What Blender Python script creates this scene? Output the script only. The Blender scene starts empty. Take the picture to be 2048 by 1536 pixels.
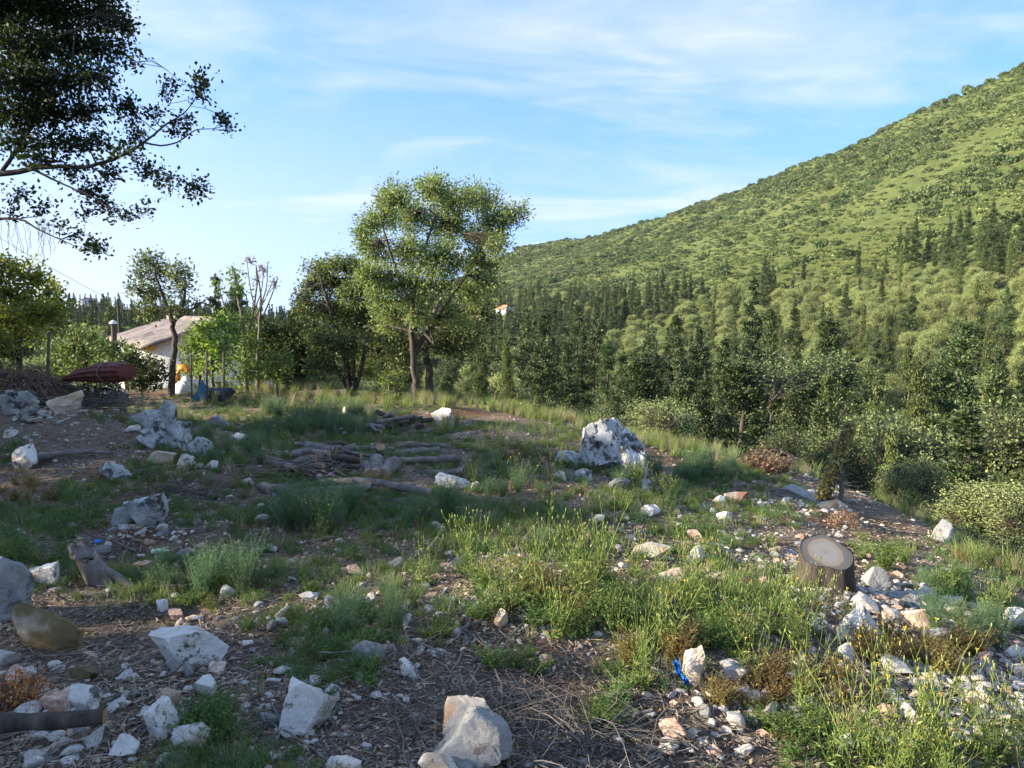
import bpy, math, random
import numpy as np
from mathutils import Vector

# ------------------------------------------------------------------ camera, sky, sun, exposure
SC = bpy.context.scene
CAMZ, PITCH, FPX = 1.65, math.radians(5.6), 1518.0       # photograph is 2048 px wide
SUN_AZ, SUN_EL = math.radians(-101.0), math.radians(20.0)   # azimuth from +Y, clockwise

cd = bpy.data.cameras.new('camera')
cd.sensor_width = 36.0
cd.lens = FPX / 2048 * 36.0
cd.clip_start, cd.clip_end = 0.05, 12000
cam = bpy.data.objects.new('camera', cd)
SC.collection.objects.link(cam)
cam.location = (0, 0, CAMZ)
cam.rotation_euler = (math.pi / 2 - PITCH, 0, 0)
SC.camera = cam

W = bpy.data.worlds.new('World')
SC.world = W
W.use_nodes = True


def build_world():
    nt = W.node_tree
    N, L = nt.nodes, nt.links
    N.clear()
    out = N.new('ShaderNodeOutputWorld')
    bg = N.new('ShaderNodeBackground')
    bg.inputs['Strength'].default_value = 0.14
    sky = N.new('ShaderNodeTexSky')
    sky.sky_type = 'NISHITA'
    sky.sun_disc = False
    sky.sun_elevation = SUN_EL
    sky.sun_rotation = SUN_AZ
    sky.altitude = 0
    sky.air_density = 1.0
    sky.dust_density = 0.2
    sky.ozone_density = 5.5
    # thin cirrus: direction projected on a high sheet, stretched noise
    tc = N.new('ShaderNodeTexCoord')
    sep = N.new('ShaderNodeSeparateXYZ')
    L.new(tc.outputs['Generated'], sep.inputs[0])
    # clear air low down: the blue goes on to the horizon
    va = N.new('ShaderNodeVectorMath'); va.operation = 'ADD'; va.inputs[1].default_value = (0, 0, 0.34)
    vn = N.new('ShaderNodeVectorMath'); vn.operation = 'NORMALIZE'
    L.new(tc.outputs['Generated'], va.inputs[0]); L.new(va.outputs[0], vn.inputs[0])
    L.new(vn.outputs[0], sky.inputs['Vector'])
    zz = N.new('ShaderNodeMath'); zz.operation = 'MAXIMUM'; zz.inputs[1].default_value = 0.0
    L.new(sep.outputs['Z'], zz.inputs[0])
    za = N.new('ShaderNodeMath'); za.operation = 'ADD'; za.inputs[1].default_value = 0.16
    L.new(zz.outputs[0], za.inputs[0])
    dx = N.new('ShaderNodeMath'); dx.operation = 'DIVIDE'
    dy = N.new('ShaderNodeMath'); dy.operation = 'DIVIDE'
    L.new(sep.outputs['X'], dx.inputs[0]); L.new(za.outputs[0], dx.inputs[1])
    L.new(sep.outputs['Y'], dy.inputs[0]); L.new(za.outputs[0], dy.inputs[1])
    comb = N.new('ShaderNodeCombineXYZ')
    L.new(dx.outputs[0], comb.inputs[0]); L.new(dy.outputs[0], comb.inputs[1])

    def cloud(rot, scale, nscale, lo, hi, dist, loc):
        mp = N.new('ShaderNodeMapping')
        mp.inputs['Rotation'].default_value = (0, 0, math.radians(rot))
        mp.inputs['Scale'].default_value = scale
        mp.inputs['Location'].default_value = loc
        L.new(comb.outputs[0], mp.inputs[0])
        no = N.new('ShaderNodeTexNoise')
        no.inputs['Scale'].default_value = nscale
        no.inputs['Detail'].default_value = 8
        no.inputs['Roughness'].default_value = 0.58
        no.inputs['Distortion'].default_value = dist
        L.new(mp.outputs[0], no.inputs['Vector'])
        mr = N.new('ShaderNodeMapRange')
        mr.interpolation_type = 'SMOOTHSTEP'
        mr.inputs['From Min'].default_value = lo
        mr.inputs['From Max'].default_value = hi
        L.new(no.outputs['Fac'], mr.inputs['Value'])
        return mr.outputs[0]
    a = cloud(-28, (0.7, 1.1, 1), 1.1, 0.36, 0.76, 0.8, (3.1, 1.7, 0))
    b = cloud(-36, (1.0, 1.9, 1), 2.6, 0.44, 0.85, 0.6, (0.4, 5.2, 0))
    c = cloud(0, (1, 1, 1), 0.7, 0.38, 0.66, 0.2, (9.0, 2.0, 0))
    m1 = N.new('ShaderNodeMath'); m1.operation = 'MULTIPLY'
    L.new(b, m1.inputs[0]); L.new(c, m1.inputs[1])
    m2 = N.new('ShaderNodeMath'); m2.operation = 'MULTIPLY_ADD'
    m2.inputs[1].default_value = 0.75
    L.new(m1.outputs[0], m2.inputs[0]); L.new(a, m2.inputs[2])
    m3 = N.new('ShaderNodeMath'); m3.operation = 'MULTIPLY'; m3.use_clamp = True
    m3.inputs[1].default_value = 0.75
    L.new(m2.outputs[0], m3.inputs[0])
    # thin milky veil low down, stronger towards the sun
    mr = N.new('ShaderNodeMapRange'); mr.interpolation_type = 'SMOOTHSTEP'
    mr.inputs['From Min'].default_value = 0.34; mr.inputs['From Max'].default_value = -0.02
    L.new(sep.outputs['Z'], mr.inputs['Value'])
    sx = N.new('ShaderNodeMapRange')
    sx.inputs['From Min'].default_value = 0.25; sx.inputs['From Max'].default_value = -0.6
    sx.inputs['To Min'].default_value = 0.1; sx.inputs['To Max'].default_value = 0.9
    L.new(sep.outputs['X'], sx.inputs['Value'])
    mv = N.new('ShaderNodeMath'); mv.operation = 'MULTIPLY'
    L.new(mr.outputs[0], mv.inputs[0]); L.new(sx.outputs[0], mv.inputs[1])
    mm = N.new('ShaderNodeMath'); mm.operation = 'MAXIMUM'
    L.new(m3.outputs[0], mm.inputs[0]); L.new(mv.outputs[0], mm.inputs[1])
    m3 = mm
    mix = N.new('ShaderNodeMix'); mix.data_type = 'RGBA'
    L.new(m3.outputs[0], mix.inputs[0])
    L.new(sky.outputs[0], mix.inputs[6])
    mix.inputs[7].default_value = CLOUD_COL
    L.new(mix.outputs[2], bg.inputs['Color'])
    L.new(bg.outputs[0], out.inputs['Surface'])


CLOUD_COL = (1.85, 1.95, 2.0, 1)
build_world()

sd = bpy.data.lights.new('sun', 'SUN')
sd.energy = 3.7
sd.angle = math.radians(0.6)
sd.color = (1.0, 0.89, 0.70)
sun = bpy.data.objects.new('sun', sd)
SC.collection.objects.link(sun)
_sv = Vector((math.sin(SUN_AZ) * math.cos(SUN_EL), math.cos(SUN_AZ) * math.cos(SUN_EL), math.sin(SUN_EL)))
sun.rotation_euler = (-_sv).to_track_quat('-Z', 'Y').to_euler()
sun.location = (-30, 0, 30)

SC.view_settings.view_transform = 'Standard'
SC.view_settings.look = 'None'
SC.view_settings.exposure = 1.98
SC.view_settings.gamma = 1.0
SC.view_settings.use_curve_mapping = False
SC.render.engine = 'CYCLES'
SC.cycles.max_bounces = 6
SC.cycles.diffuse_bounces = 3
SC.cycles.glossy_bounces = 2
SC.cycles.transmission_bounces = 3
SC.cycles.volume_bounces = 0
SC.cycles.use_denoising = True

# ------------------------------------------------------------------ helpers
RS = np.random.RandomState
COL = SC.collection


def hash2(ix, iy, seed):
    h = (ix.astype(np.int64) * 374761393 + iy.astype(np.int64) * 668265263 + seed * 974634777) & 0x7fffffff
    h = ((h ^ (h >> 13)) * 1274126177) & 0x7fffffff
    h = h ^ (h >> 16)
    return (h & 0xffff) / 65535.0


def vnoise(x, y, seed=0):
    x = np.asarray(x, float); y = np.asarray(y, float)
    ix, iy = np.floor(x), np.floor(y)
    fx, fy = x - ix, y - iy
    fx = fx * fx * (3 - 2 * fx); fy = fy * fy * (3 - 2 * fy)
    a = hash2(ix, iy, seed); b = hash2(ix + 1, iy, seed)
    c = hash2(ix, iy + 1, seed); d = hash2(ix + 1, iy + 1, seed)
    return (a + (b - a) * fx) * (1 - fy) + (c + (d - c) * fx) * fy


def fbm(x, y, seed=0, octv=4, gain=0.5):
    s = 0; amp = 1; tot = 0
    for o in range(octv):
        s = s + amp * vnoise(x * 2 ** o + 17.3 * o, y * 2 ** o - 9.1 * o, seed + o)
        tot += amp; amp *= gain
    return s / tot


def noise3(P, scale, seed):
    """cheap smooth 3-D noise in -1..1 from three 2-D slices"""
    x, y, z = P[:, 0] * scale, P[:, 1] * scale, P[:, 2] * scale
    n = fbm(x + 0.71 * z, y - 0.37 * z, seed, 3) + fbm(y + 0.53 * x, z + 0.29 * x, seed + 7, 3) + fbm(z - 0.41 * y, x + 0.67 * y, seed + 13, 3)
    return (n / 3 - 0.5) * 2.6


# --- terrain
TH = np.radians([-180, -90, -60, -34, -25, -15, -9, -4.7, .6, 6.6, 13.9, 20.8, 27.1, 34, 60, 100, 140, 180])
R_RIDGE = [400, 420, 420, 400, 390, 430, 620, 1050, 1000, 900, 800, 720, 660, 640, 600, 500, 420, 400]
Z_RIDGE = [0, -3, -2, -5, -9, -8, -2, 38, 80, 90, 107, 128, 147, 172, 226, 60, 10, 0]
Z_FLOOR = [-4, -6, -9, -10, -11, -11, -11, -11, -11.5, -13, -15, -16, -17, -17, -18, -14, -8, -4]
R_BASE = [120, 140, 150, 150, 160, 180, 220, 320, 300, 230, 180, 150, 125, 110, 90, 90, 120, 120]
R_EDGE = [40, 36, 30, 26, 25, 25, 24, 21, 18.5, 16.5, 15.5, 15.5, 13.2, 10.6, 9, 15, 30, 40]


def tab(th, vals):
    return np.interp(th, TH, vals)


def knoll(x, y):
    yy = np.clip(y, -6, 30)
    z = -0.035 * yy
    xr = np.clip(x, 0, 8)
    z = z - 0.12 * xr - 0.005 * xr ** 2 - 0.2 * np.clip(x - 8, 0, 400)
    z = z + 0.02 * np.clip(-x, 0, 14)
    z = z + 0.62 * np.exp(-(((x + 6.6) / 2.2) ** 2 + ((y - 10.2) / 1.9) ** 2))     # earth bank on the left
    z = z + 0.22 * np.exp(-(((x + 3.6) / 1.6) ** 2 + ((y - 8.6) / 1.2) ** 2))
    z = z + 0.25 * np.exp(-(((x + 2.2) / 1.5) ** 2 + ((y - 15.6) / 1.2) ** 2))
    return z


def H(x, y):
    x = np.asarray(x, float); y = np.asarray(y, float)
    r = np.hypot(x, y); th = np.arctan2(x, y)
    re = tab(th, R_EDGE)
    zn = knoll(x, y)
    d = r - re
    drop = 0.45 * np.where(d > 8, d, np.log1p(np.exp(np.clip(d, -30, 8) * 1.2)) / 1.2)
    zn = zn - drop
    zf = tab(th, Z_FLOOR); rb = tab(th, R_BASE); rr = tab(th, R_RIDGE); zr = tab(th, Z_RIDGE)
    s = (r - rb) / (rr - rb)
    sc = np.clip(s, 0, 1)
    zfar = zf + (zr - zf) * sc ** 1.12 - np.clip(s - 1, 0, 9) * (30 + 0.35 * np.abs(zr - zf))
    zfar = np.maximum(zfar, -60)
    big = np.clip((r - 30) / 120, 0, 1)
    zfar = zfar + big * ((fbm(x / 90, y / 90, 3, 4) - 0.5) * 14 * np.clip(r / 400, .15, 1) + (fbm(x / 23, y / 23, 9, 3) - .5) * 3.0)
    k = 1.6
    m = np.maximum(zn, zfar)
    z = m + k * np.log(np.exp(np.clip((zn - m) / k, -40, 0)) + np.exp(np.clip((zfar - m) / k, -40, 0)))
    near = np.exp(-(r / 40) ** 2)
    z = z + near * ((fbm(x / 2.3, y / 2.3, 21, 3) - .5) * 0.30 + (fbm(x / .6, y / .6, 31, 3) - .5) * 0.10)
    return z


def Hs(x, y):
    return float(H(np.array([x]), np.array([y]))[0])


_Z0 = Hs(0, 0)
CAMZ = 1.65 + _Z0
cam.location.z = CAMZ
_cp, _sp = math.cos(PITCH), math.sin(PITCH)


def ray(u, v):
    cx, cy = (u - 1024) / FPX, (768 - v) / FPX
    return np.array([cx, _cp + cy * _sp, -_sp + cy * _cp])


def hit(u, v):
    """ground point seen at a place of the photograph"""
    d = ray(u, v)
    t = np.geomspace(1.2, 3000, 2600)
    P = d[None] * t[:, None]
    g = H(P[:, 0], P[:, 1]) - (P[:, 2] + CAMZ)
    i = np.argmax(g > 0)
    if g[i] <= 0:
        i = len(t) - 1
    a, b = g[i - 1], g[i]
    tt = t[i - 1] + (t[i] - t[i - 1]) * (-a / (b - a + 1e-9))
    p = d * tt
    return np.array([p[0], p[1], Hs(p[0], p[1])])


def at(u, v, y):
    d = ray(u, v)
    p = d * (y / d[1])
    return np.array([p[0], p[1], p[2] + CAMZ])


def proj(x, y, z):
    zz = z - CAMZ
    dep = y * _cp - zz * _sp
    dep = np.where(dep < .1, .1, dep)
    up = y * _sp + zz * _cp
    return 1024 + FPX * x / dep, 768 - FPX * up / dep, dep


# --- meshes
def mesh_np(name, V, F, mats=(), fm=None, smooth=False):
    """V (n,3); F list of (m,3) or (m,4) index arrays; fm list of material indices"""
    me = bpy.data.meshes.new(name)
    V = np.asarray(V, np.float32)
    if not isinstance(F, (list, tuple)):
        F = [F]
    F = [np.asarray(f, np.int32) for f in F if len(f)]
    me.vertices.add(len(V))
    me.vertices.foreach_set('co', V.ravel())
    loops = np.concatenate([f.ravel() for f in F])
    tot = np.concatenate([np.full(len(f), f.shape[1], np.int32) for f in F])
    st = np.concatenate([[0], np.cumsum(tot)[:-1]]).astype(np.int32)
    me.loops.add(len(loops))
    me.loops.foreach_set('vertex_index', loops)
    me.polygons.add(len(tot))
    me.polygons.foreach_set('loop_start', st)
    if fm is not None:
        mi = np.concatenate([np.broadcast_to(np.asarray(m, np.int32), (len(f),)) for m, f in zip(fm, F)])
        me.polygons.foreach_set('material_index', np.ascontiguousarray(mi))
    if smooth:
        me.polygons.foreach_set('use_smooth', np.ones(len(tot), bool))
    for m in mats:
        me.materials.append(m)
    me.update(calc_edges=True)
    return me


class Geo:
    """collects vertex / face blocks, each with a material slot"""

    def __init__(self):
        self.V, self.F, self.M, self.n = [], [], [], 0

    def add(self, V, F, m=0):
        if len(V) == 0:
            return
        if not isinstance(F, (list, tuple)):
            F = [F]
        for f in F:
            if len(f):
                self.F.append(np.asarray(f) + self.n); self.M.append(m)
        self.V.append(V); self.n += len(V)

    def mesh(self, name, mats, smooth=False):
        return mesh_np(name, np.concatenate(self.V), self.F, mats, self.M, smooth)


def obj(name, me, parent=None, loc=None):
    o = bpy.data.objects.new(name, me)
    COL.objects.link(o)
    if parent is not None:
        o.parent = parent
    if loc is not None:
        o.location = loc
    return o


def tag(o, label=None, cat=None, group=None, kind=None):
    if label: o['label'] = label
    if cat: o['category'] = cat
    if group: o['group'] = group
    if kind: o['kind'] = kind
    return o


def thing(name, label, cat, loc=(0, 0, 0), rz=0, group=None):
    o = bpy.data.objects.new(name, None)
    COL.objects.link(o)
    o.location = loc; o.rotation_euler = (0, 0, rz)
    o.empty_display_size = 0.1
    return tag(o, label, cat, group)


def tubes(P, R, s=5, cap=False):
    """P (n,k,3) polylines, R (n,k) radii -> verts, faces"""
    P = np.asarray(P, float); R = np.asarray(R, float)
    n, k, _ = P.shape
    T = np.gradient(P, axis=1)
    T /= np.linalg.norm(T, axis=2, keepdims=True) + 1e-9
    ref = np.where(np.abs(T[..., 2:3]) > 0.9, np.array([1., 0, 0]), np.array([0, 0, 1.]))
    A = np.cross(T, ref); A /= np.linalg.norm(A, axis=2, keepdims=True) + 1e-9
    B = np.cross(T, A)
    ang = np.arange(s) / s * 2 * math.pi
    V = P[:, :, None, :] + R[:, :, None, None] * (A[:, :, None, :] * np.cos(ang)[None, None, :, None] + B[:, :, None, :] * np.sin(ang)[None, None, :, None])
    V = V.reshape(-1, 3)
    base = np.arange(n)[:, None, None] * k * s
    i = np.arange(k - 1)[None, :, None] * s
    j = np.arange(s)[None, None, :]
    j2 = (j + 1) % s
    f = np.stack([base + i + j, base + i + j2, base + i + s + j2, base + i + s + j], -1).reshape(-1, 4)
    return V, f


def leaves(P, D, ln, wd, rs, up=0.3):
    """rhombic leaves at P along D; ln, wd arrays or scalars"""
    n = len(P)
    D = D / (np.linalg.norm(D, axis=1, keepdims=True) + 1e-9)
    N = rs.normal(size=(n, 3)); N[:, 2] += up
    S = np.cross(D, N); S /= np.linalg.norm(S, axis=1, keepdims=True) + 1e-9
    Nn = np.cross(S, D)
    ln = np.broadcast_to(ln, (n,))[:, None]; wd = np.broadcast_to(wd, (n,))[:, None]
    V = np.empty((n, 4, 3))
    V[:, 0] = P
    V[:, 1] = P + D * ln * .45 + S * wd * .5 + Nn * ln * .06
    V[:, 2] = P + D * ln
    V[:, 3] = P + D * ln * .45 - S * wd * .5 + Nn * ln * .06
    F = np.arange(n * 4).reshape(n, 4)
    return V.reshape(-1, 3), F


def unit(rs, n):
    v = rs.normal(size=(n, 3))
    return v / np.linalg.norm(v, axis=1, keepdims=True)


# --- materials
def newmat(name):
    m = bpy.data.materials.new(name)
    m.use_nodes = True
    m.node_tree.nodes.clear()
    return m, m.node_tree.nodes, m.node_tree.links


def ramp(N, stops):
    r = N.new('ShaderNodeValToRGB')
    while len(r.color_ramp.elements) < len(stops):
        r.color_ramp.elements.new(.5)
    for e, (p, c) in zip(r.color_ramp.elements, stops):
        e.position = p; e.color = (*c, 1)
    return r


def leaf_mat(name, c1, c2, c3, trans=0.35, rough=0.55, obj_var=0.25, tcol=None, spec=0.3):
    """per-leaf random between three tones, whole-plant variation, light passing through"""
    m, N, L = newmat(name)
    out = N.new('ShaderNodeOutputMaterial')
    g = N.new('ShaderNodeNewGeometry')
    oi = N.new('ShaderNodeObjectInfo')
    r = ramp(N, [(0, c1), (.55, c2), (1, c3)])
    L.new(g.outputs['Random Per Island'], r.inputs[0])
    hv = N.new('ShaderNodeHueSaturation')
    mr = N.new('ShaderNodeMapRange')
    mr.inputs['To Min'].default_value = 1 - obj_var; mr.inputs['To Max'].default_value = 1 + obj_var
    L.new(oi.outputs['Random'], mr.inputs['Value'])
    L.new(mr.outputs[0], hv.inputs['Value'])
    mh = N.new('ShaderNodeMath'); mh.operation = 'MULTIPLY'; mh.inputs[1].default_value = 7.31
    mf = N.new('ShaderNodeMath'); mf.operation = 'FRACT'
    L.new(oi.outputs['Random'], mh.inputs[0]); L.new(mh.outputs[0], mf.inputs[0])
    mr2 = N.new('ShaderNodeMapRange'); mr2.inputs['To Min'].default_value = .485; mr2.inputs['To Max'].default_value = .515
    L.new(mf.outputs[0], mr2.inputs['Value']); L.new(mr2.outputs[0], hv.inputs['Hue'])
    L.new(r.outputs[0], hv.inputs['Color'])
    p = N.new('ShaderNodeBsdfPrincipled')
    p.inputs['Roughness'].default_value = rough
    p.inputs['Specular IOR Level'].default_value = spec
    L.new(hv.outputs[0], p.inputs['Base Color'])
    t = N.new('ShaderNodeBsdfTranslucent')
    if tcol:
        mx = N.new('ShaderNodeMix'); mx.data_type = 'RGBA'; mx.blend_type = 'MULTIPLY'; mx.inputs[0].default_value = 1
        L.new(hv.outputs[0], mx.inputs[6]); mx.inputs[7].default_value = (*tcol, 1)
        L.new(mx.outputs[2], t.inputs[0])
    else:
        L.new(hv.outputs[0], t.inputs[0])
    ms = N.new('ShaderNodeMixShader'); ms.inputs[0].default_value = trans
    L.new(p.outputs[0], ms.inputs[1]); L.new(t.outputs[0], ms.inputs[2])
    L.new(ms.outputs[0], out.inputs[0])
    return m


def rough_mat(name, stops, scale=6, detail=6, bump=0.4, rough=0.85, stretch=None, island=0.0, bscale=None, spots=None, dist=0.0, bdist=0.02, second=None):
    """noise-coloured solid material in object space, offset per object"""
    m, N, L = newmat(name)
    out = N.new('ShaderNodeOutputMaterial')
    tc = N.new('ShaderNodeTexCoord')
    oi = N.new('ShaderNodeObjectInfo')
    vm = N.new('ShaderNodeVectorMath'); vm.operation = 'MULTIPLY_ADD'
    cb = N.new('ShaderNodeCombineXYZ')
    for i in range(3):
        L.new(oi.outputs['Random'], cb.inputs[i])
    vm.inputs[1].default_value = (37, 53, 71)
    L.new(cb.outputs[0], vm.inputs[0]); L.new(tc.outputs['Object'], vm.inputs[2])
    src = vm.outputs[0]
    if stretch:
        mp = N.new('ShaderNodeMapping'); mp.inputs['Scale'].default_value = stretch
        L.new(src, mp.inputs[0]); src2 = mp.outputs[0]
    else:
        src2 = src
    no = N.new('ShaderNodeTexNoise')
    no.inputs['Scale'].default_value = scale; no.inputs['Detail'].default_value = detail
    no.inputs['Roughness'].default_value = .62; no.inputs['Distortion'].default_value = dist
    L.new(src2, no.inputs['Vector'])
    r = ramp(N, stops)
    L.new(no.outputs['Fac'], r.inputs[0])
    colr = r.outputs[0]
    if second:      # large soft stains of another colour
        n3 = N.new('ShaderNodeTexNoise'); n3.inputs['Scale'].default_value = second[1]; n3.inputs['Detail'].default_value = 5
        n3.inputs['Distortion'].default_value = .6
        L.new(src, n3.inputs['Vector'])
        mr = N.new('ShaderNodeMapRange'); mr.interpolation_type = 'SMOOTHSTEP'
        mr.inputs['From Min'].default_value = second[2]; mr.inputs['From Max'].default_value = second[2] + .14
        mr.inputs['To Max'].default_value = second[3]
        L.new(n3.outputs['Fac'], mr.inputs['Value'])
        mx = N.new('ShaderNodeMix'); mx.data_type = 'RGBA'
        L.new(mr.outputs[0], mx.inputs[0]); L.new(colr, mx.inputs[6]); mx.inputs[7].default_value = (*second[0], 1)
        colr = mx.outputs[2]
    if spots:       # dark lichen / pits
        n2 = N.new('ShaderNodeTexNoise'); n2.inputs['Scale'].default_value = spots[1]; n2.inputs['Detail'].default_value = 7
        n2.inputs['Roughness'].default_value = .7
        L.new(src, n2.inputs['Vector'])
        mr = N.new('ShaderNodeMapRange'); mr.interpolation_type = 'SMOOTHSTEP'
        mr.inputs['From Min'].default_value = spots[2]; mr.inputs['From Max'].default_value = spots[2] + .07
        mr.inputs['To Max'].default_value = spots[3]
        L.new(n2.outputs['Fac'], mr.inputs['Value'])
        mx = N.new('ShaderNodeMix'); mx.data_type = 'RGBA'
        L.new(mr.outputs[0], mx.inputs[0]); L.new(colr, mx.inputs[6]); mx.inputs[7].default_value = (*spots[0], 1)
        colr = mx.outputs[2]
    if island:
        g = N.new('ShaderNodeNewGeometry')
        hv = N.new('ShaderNodeHueSaturation')
        mr = N.new('ShaderNodeMapRange'); mr.inputs['To Min'].default_value = 1 - island; mr.inputs['To Max'].default_value = 1 + island
        L.new(g.outputs['Random Per Island'], mr.inputs['Value'])
        L.new(mr.outputs[0], hv.inputs['Value']); L.new(colr, hv.inputs['Color'])
        colr = hv.outputs[0]
    p = N.new('ShaderNodeBsdfPrincipled')
    p.inputs['Roughness'].default_value = rough
    p.inputs['Specular IOR Level'].default_value = .25
    L.new(colr, p.inputs['Base Color'])
    if bump:
        nb = N.new('ShaderNodeTexNoise'); nb.inputs['Scale'].default_value = bscale or scale * 3; nb.inputs['Detail'].default_value = 8
        nb.inputs['Roughness'].default_value = .7
        L.new(src2, nb.inputs['Vector'])
        b = N.new('ShaderNodeBump'); b.inputs['Strength'].default_value = bump; b.inputs['Distance'].default_value = bdist
        L.new(nb.outputs['Fac'], b.inputs['Height'])
        L.new(b.outputs[0], p.inputs['Normal'])
    L.new(p.outputs[0], out.inputs[0])
    return m


def plain_mat(name, col, rough=.6, trans=0.0, metal=0.0):
    return rough_mat(name, [(0, tuple(c * .75 for c in col)), (1, tuple(min(1, c * 1.2) for c in col))], scale=9, bump=.15, rough=rough)


M = {}
M['bark'] = rough_mat('bark', [(.3, (.028, .022, .018)), (.55, (.085, .068, .052)), (.8, (.17, .145, .12))], 14, stretch=(1, 1, .25), bump=.8)
M['bark_pale'] = rough_mat('bark_pale', [(.3, (.07, .058, .045)), (.7, (.24, .2, .155))], 12, stretch=(1, 1, .3), bump=.6)
M['deadwood'] = rough_mat('deadwood', [(.25, (.06, .05, .042)), (.55, (.19, .165, .14)), (.8, (.33, .3, .26))], 9, stretch=(1, 1, 1), bump=.7, island=.35)
M['cutwood'] = rough_mat('cutwood', [(.3, (.24, .13, .06)), (.7, (.42, .27, .15))], 10, bump=.3)
M['litterwood'] = rough_mat('litterwood', [(.3, (.145, .105, .078)), (.7, (.37, .295, .225))], 3, bump=0, island=.65)
M['litterleaf'] = leaf_mat('litterleaf', (.08, .053, .034), (.26, .18, .12), (.5, .38, .27), trans=.08, obj_var=.1)
M['lime'] = rough_mat('limestone', [(.3, (.4, .36, .31)), (.48, (.64, .6, .53)), (.7, (.82, .78, .71))], 3.5, bump=.6, second=((.46, .3, .17), 5, .53, .75), spots=((.085, .07, .055), 11, .55, .9), bscale=26, bdist=.04)
M['lime_tan'] = rough_mat('limestone_tan', [(.3, (.3, .21, .13)), (.5, (.58, .46, .33)), (.72, (.8, .73, .62))], 2.6, bump=.6, second=((.5, .25, .1), 3, .54, .7), spots=((.2, .12, .06), 10, .66, .7), bscale=12)
M['lime_lichen'] = rough_mat('limestone_lichen', [(.3, (.2, .2, .185)), (.5, (.42, .42, .395)), (.7, (.62, .62, .59))], 5, bump=.9, spots=((.055, .05, .042), 6, .51, .92), bscale=12, second=((.42, .37, .28), 2.5, .56, .6))
M['lime_grey'] = rough_mat('limestone_grey', [(.3, (.2, .195, .185)), (.55, (.35, .34, .32)), (.75, (.52, .505, .48))], 4, bump=.7, spots=((.09, .075, .06), 12, .56, .8), bscale=24, bdist=.04)
M['lime_moss'] = rough_mat('limestone_mossy', [(.3, (.09, .065, .03)), (.52, (.2, .145, .07)), (.68, (.46, .42, .34))], 3, bump=.8, spots=((.7, .68, .63), 4, .62, .8), bscale=18)
M['lime_red'] = rough_mat('limestone_red', [(.3, (.3, .15, .09)), (.5, (.52, .32, .22)), (.72, (.74, .62, .52))], 4, bump=.6, spots=((.7, .66, .6), 5, .6, .7), bscale=12)
M['pebble'] = rough_mat('pebble', [(.3, (.36, .31, .25)), (.6, (.68, .63, .56))], 5, bump=.3, island=.35)

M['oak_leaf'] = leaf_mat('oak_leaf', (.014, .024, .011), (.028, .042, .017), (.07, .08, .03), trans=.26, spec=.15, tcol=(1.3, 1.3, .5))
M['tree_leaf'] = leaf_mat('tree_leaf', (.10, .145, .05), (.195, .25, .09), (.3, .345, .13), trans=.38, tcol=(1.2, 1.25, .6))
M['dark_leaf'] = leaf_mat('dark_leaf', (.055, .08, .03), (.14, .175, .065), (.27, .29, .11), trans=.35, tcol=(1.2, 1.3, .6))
M['bright_leaf'] = leaf_mat('bright_leaf', (.08, .13, .035), (.165, .235, .06), (.28, .34, .1), trans=.4, tcol=(1.3, 1.3, .5))
M['back_leaf'] = leaf_mat('back_leaf', (.11, .15, .035), (.25, .3, .065), (.46, .48, .12), trans=.5, tcol=(1.3, 1.3, .5))  # leaf tones raised to stand in for light shining through from behind
M['pink_leaf'] = leaf_mat('pink_leaf', (.3, .16, .1), (.42, .24, .15), (.5, .34, .22), trans=.4)
M['dry_leaf'] = leaf_mat('dry_leaf', (.12, .065, .035), (.23, .13, .07), (.34, .22, .13), trans=.2)
M['rust_leaf'] = leaf_mat('rust_leaf', (.3, .10, .03), (.48, .18, .06), (.58, .28, .1), trans=.3)
M['fir_leaf'] = leaf_mat('fir_leaf', (.024, .045, .014), (.06, .092, .03), (.16, .19, .065), trans=.08, obj_var=.35)
M['cyp_leaf'] = leaf_mat('cyp_leaf', (.045, .07, .018), (.1, .135, .035), (.19, .21, .065), trans=.1, obj_var=.25)
M['olive_leaf'] = leaf_mat('olive_leaf', (.2, .245, .08), (.33, .38, .13), (.45, .48, .2), trans=.35, obj_var=.2)
M['holm_leaf'] = leaf_mat('holm_leaf', (.05, .08, .026), (.12, .165, .055), (.24, .275, .1), trans=.2, obj_var=.35)
M['maquis_leaf'] = leaf_mat('maquis_leaf', (.085, .125, .035), (.145, .185, .055), (.215, .24, .085), trans=.15, obj_var=.28)
M['herb'] = leaf_mat('herb', (.08, .14, .03), (.155, .235, .06), (.26, .34, .095), trans=.4, obj_var=.25)
M['herb_blue'] = leaf_mat('herb_blue', (.09, .165, .07), (.16, .25, .115), (.25, .335, .16), trans=.4, obj_var=.15)
M['grass'] = leaf_mat('grass', (.12, .18, .04), (.22, .28, .075), (.36, .38, .14), trans=.4, obj_var=.2)
M['dry_grass'] = leaf_mat('dry_grass', (.22, .19, .09), (.36, .33, .16), (.48, .45, .24), trans=.35, obj_var=.2)
M['stalk'] = leaf_mat('stalk', (.15, .22, .04), (.26, .35, .075), (.42, .48, .14), trans=.35, obj_var=.15)
M['bud'] = leaf_mat('bud', (.24, .3, .08), (.38, .4, .13), (.5, .48, .18), trans=.3, obj_var=.1)
M['yellow'] = leaf_mat('yellow_petal', (.7, .4, .02), (.8, .5, .03), (.85, .6, .06), trans=.3, obj_var=.05)
M['pink'] = leaf_mat('pink_petal', (.5, .3, .5), (.62, .42, .6), (.7, .5, .66), trans=.3, obj_var=.05)
M['redherb'] = leaf_mat('redherb', (.13, .085, .03), (.24, .16, .055), (.3, .27, .09), trans=.3, obj_var=.2)


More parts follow.
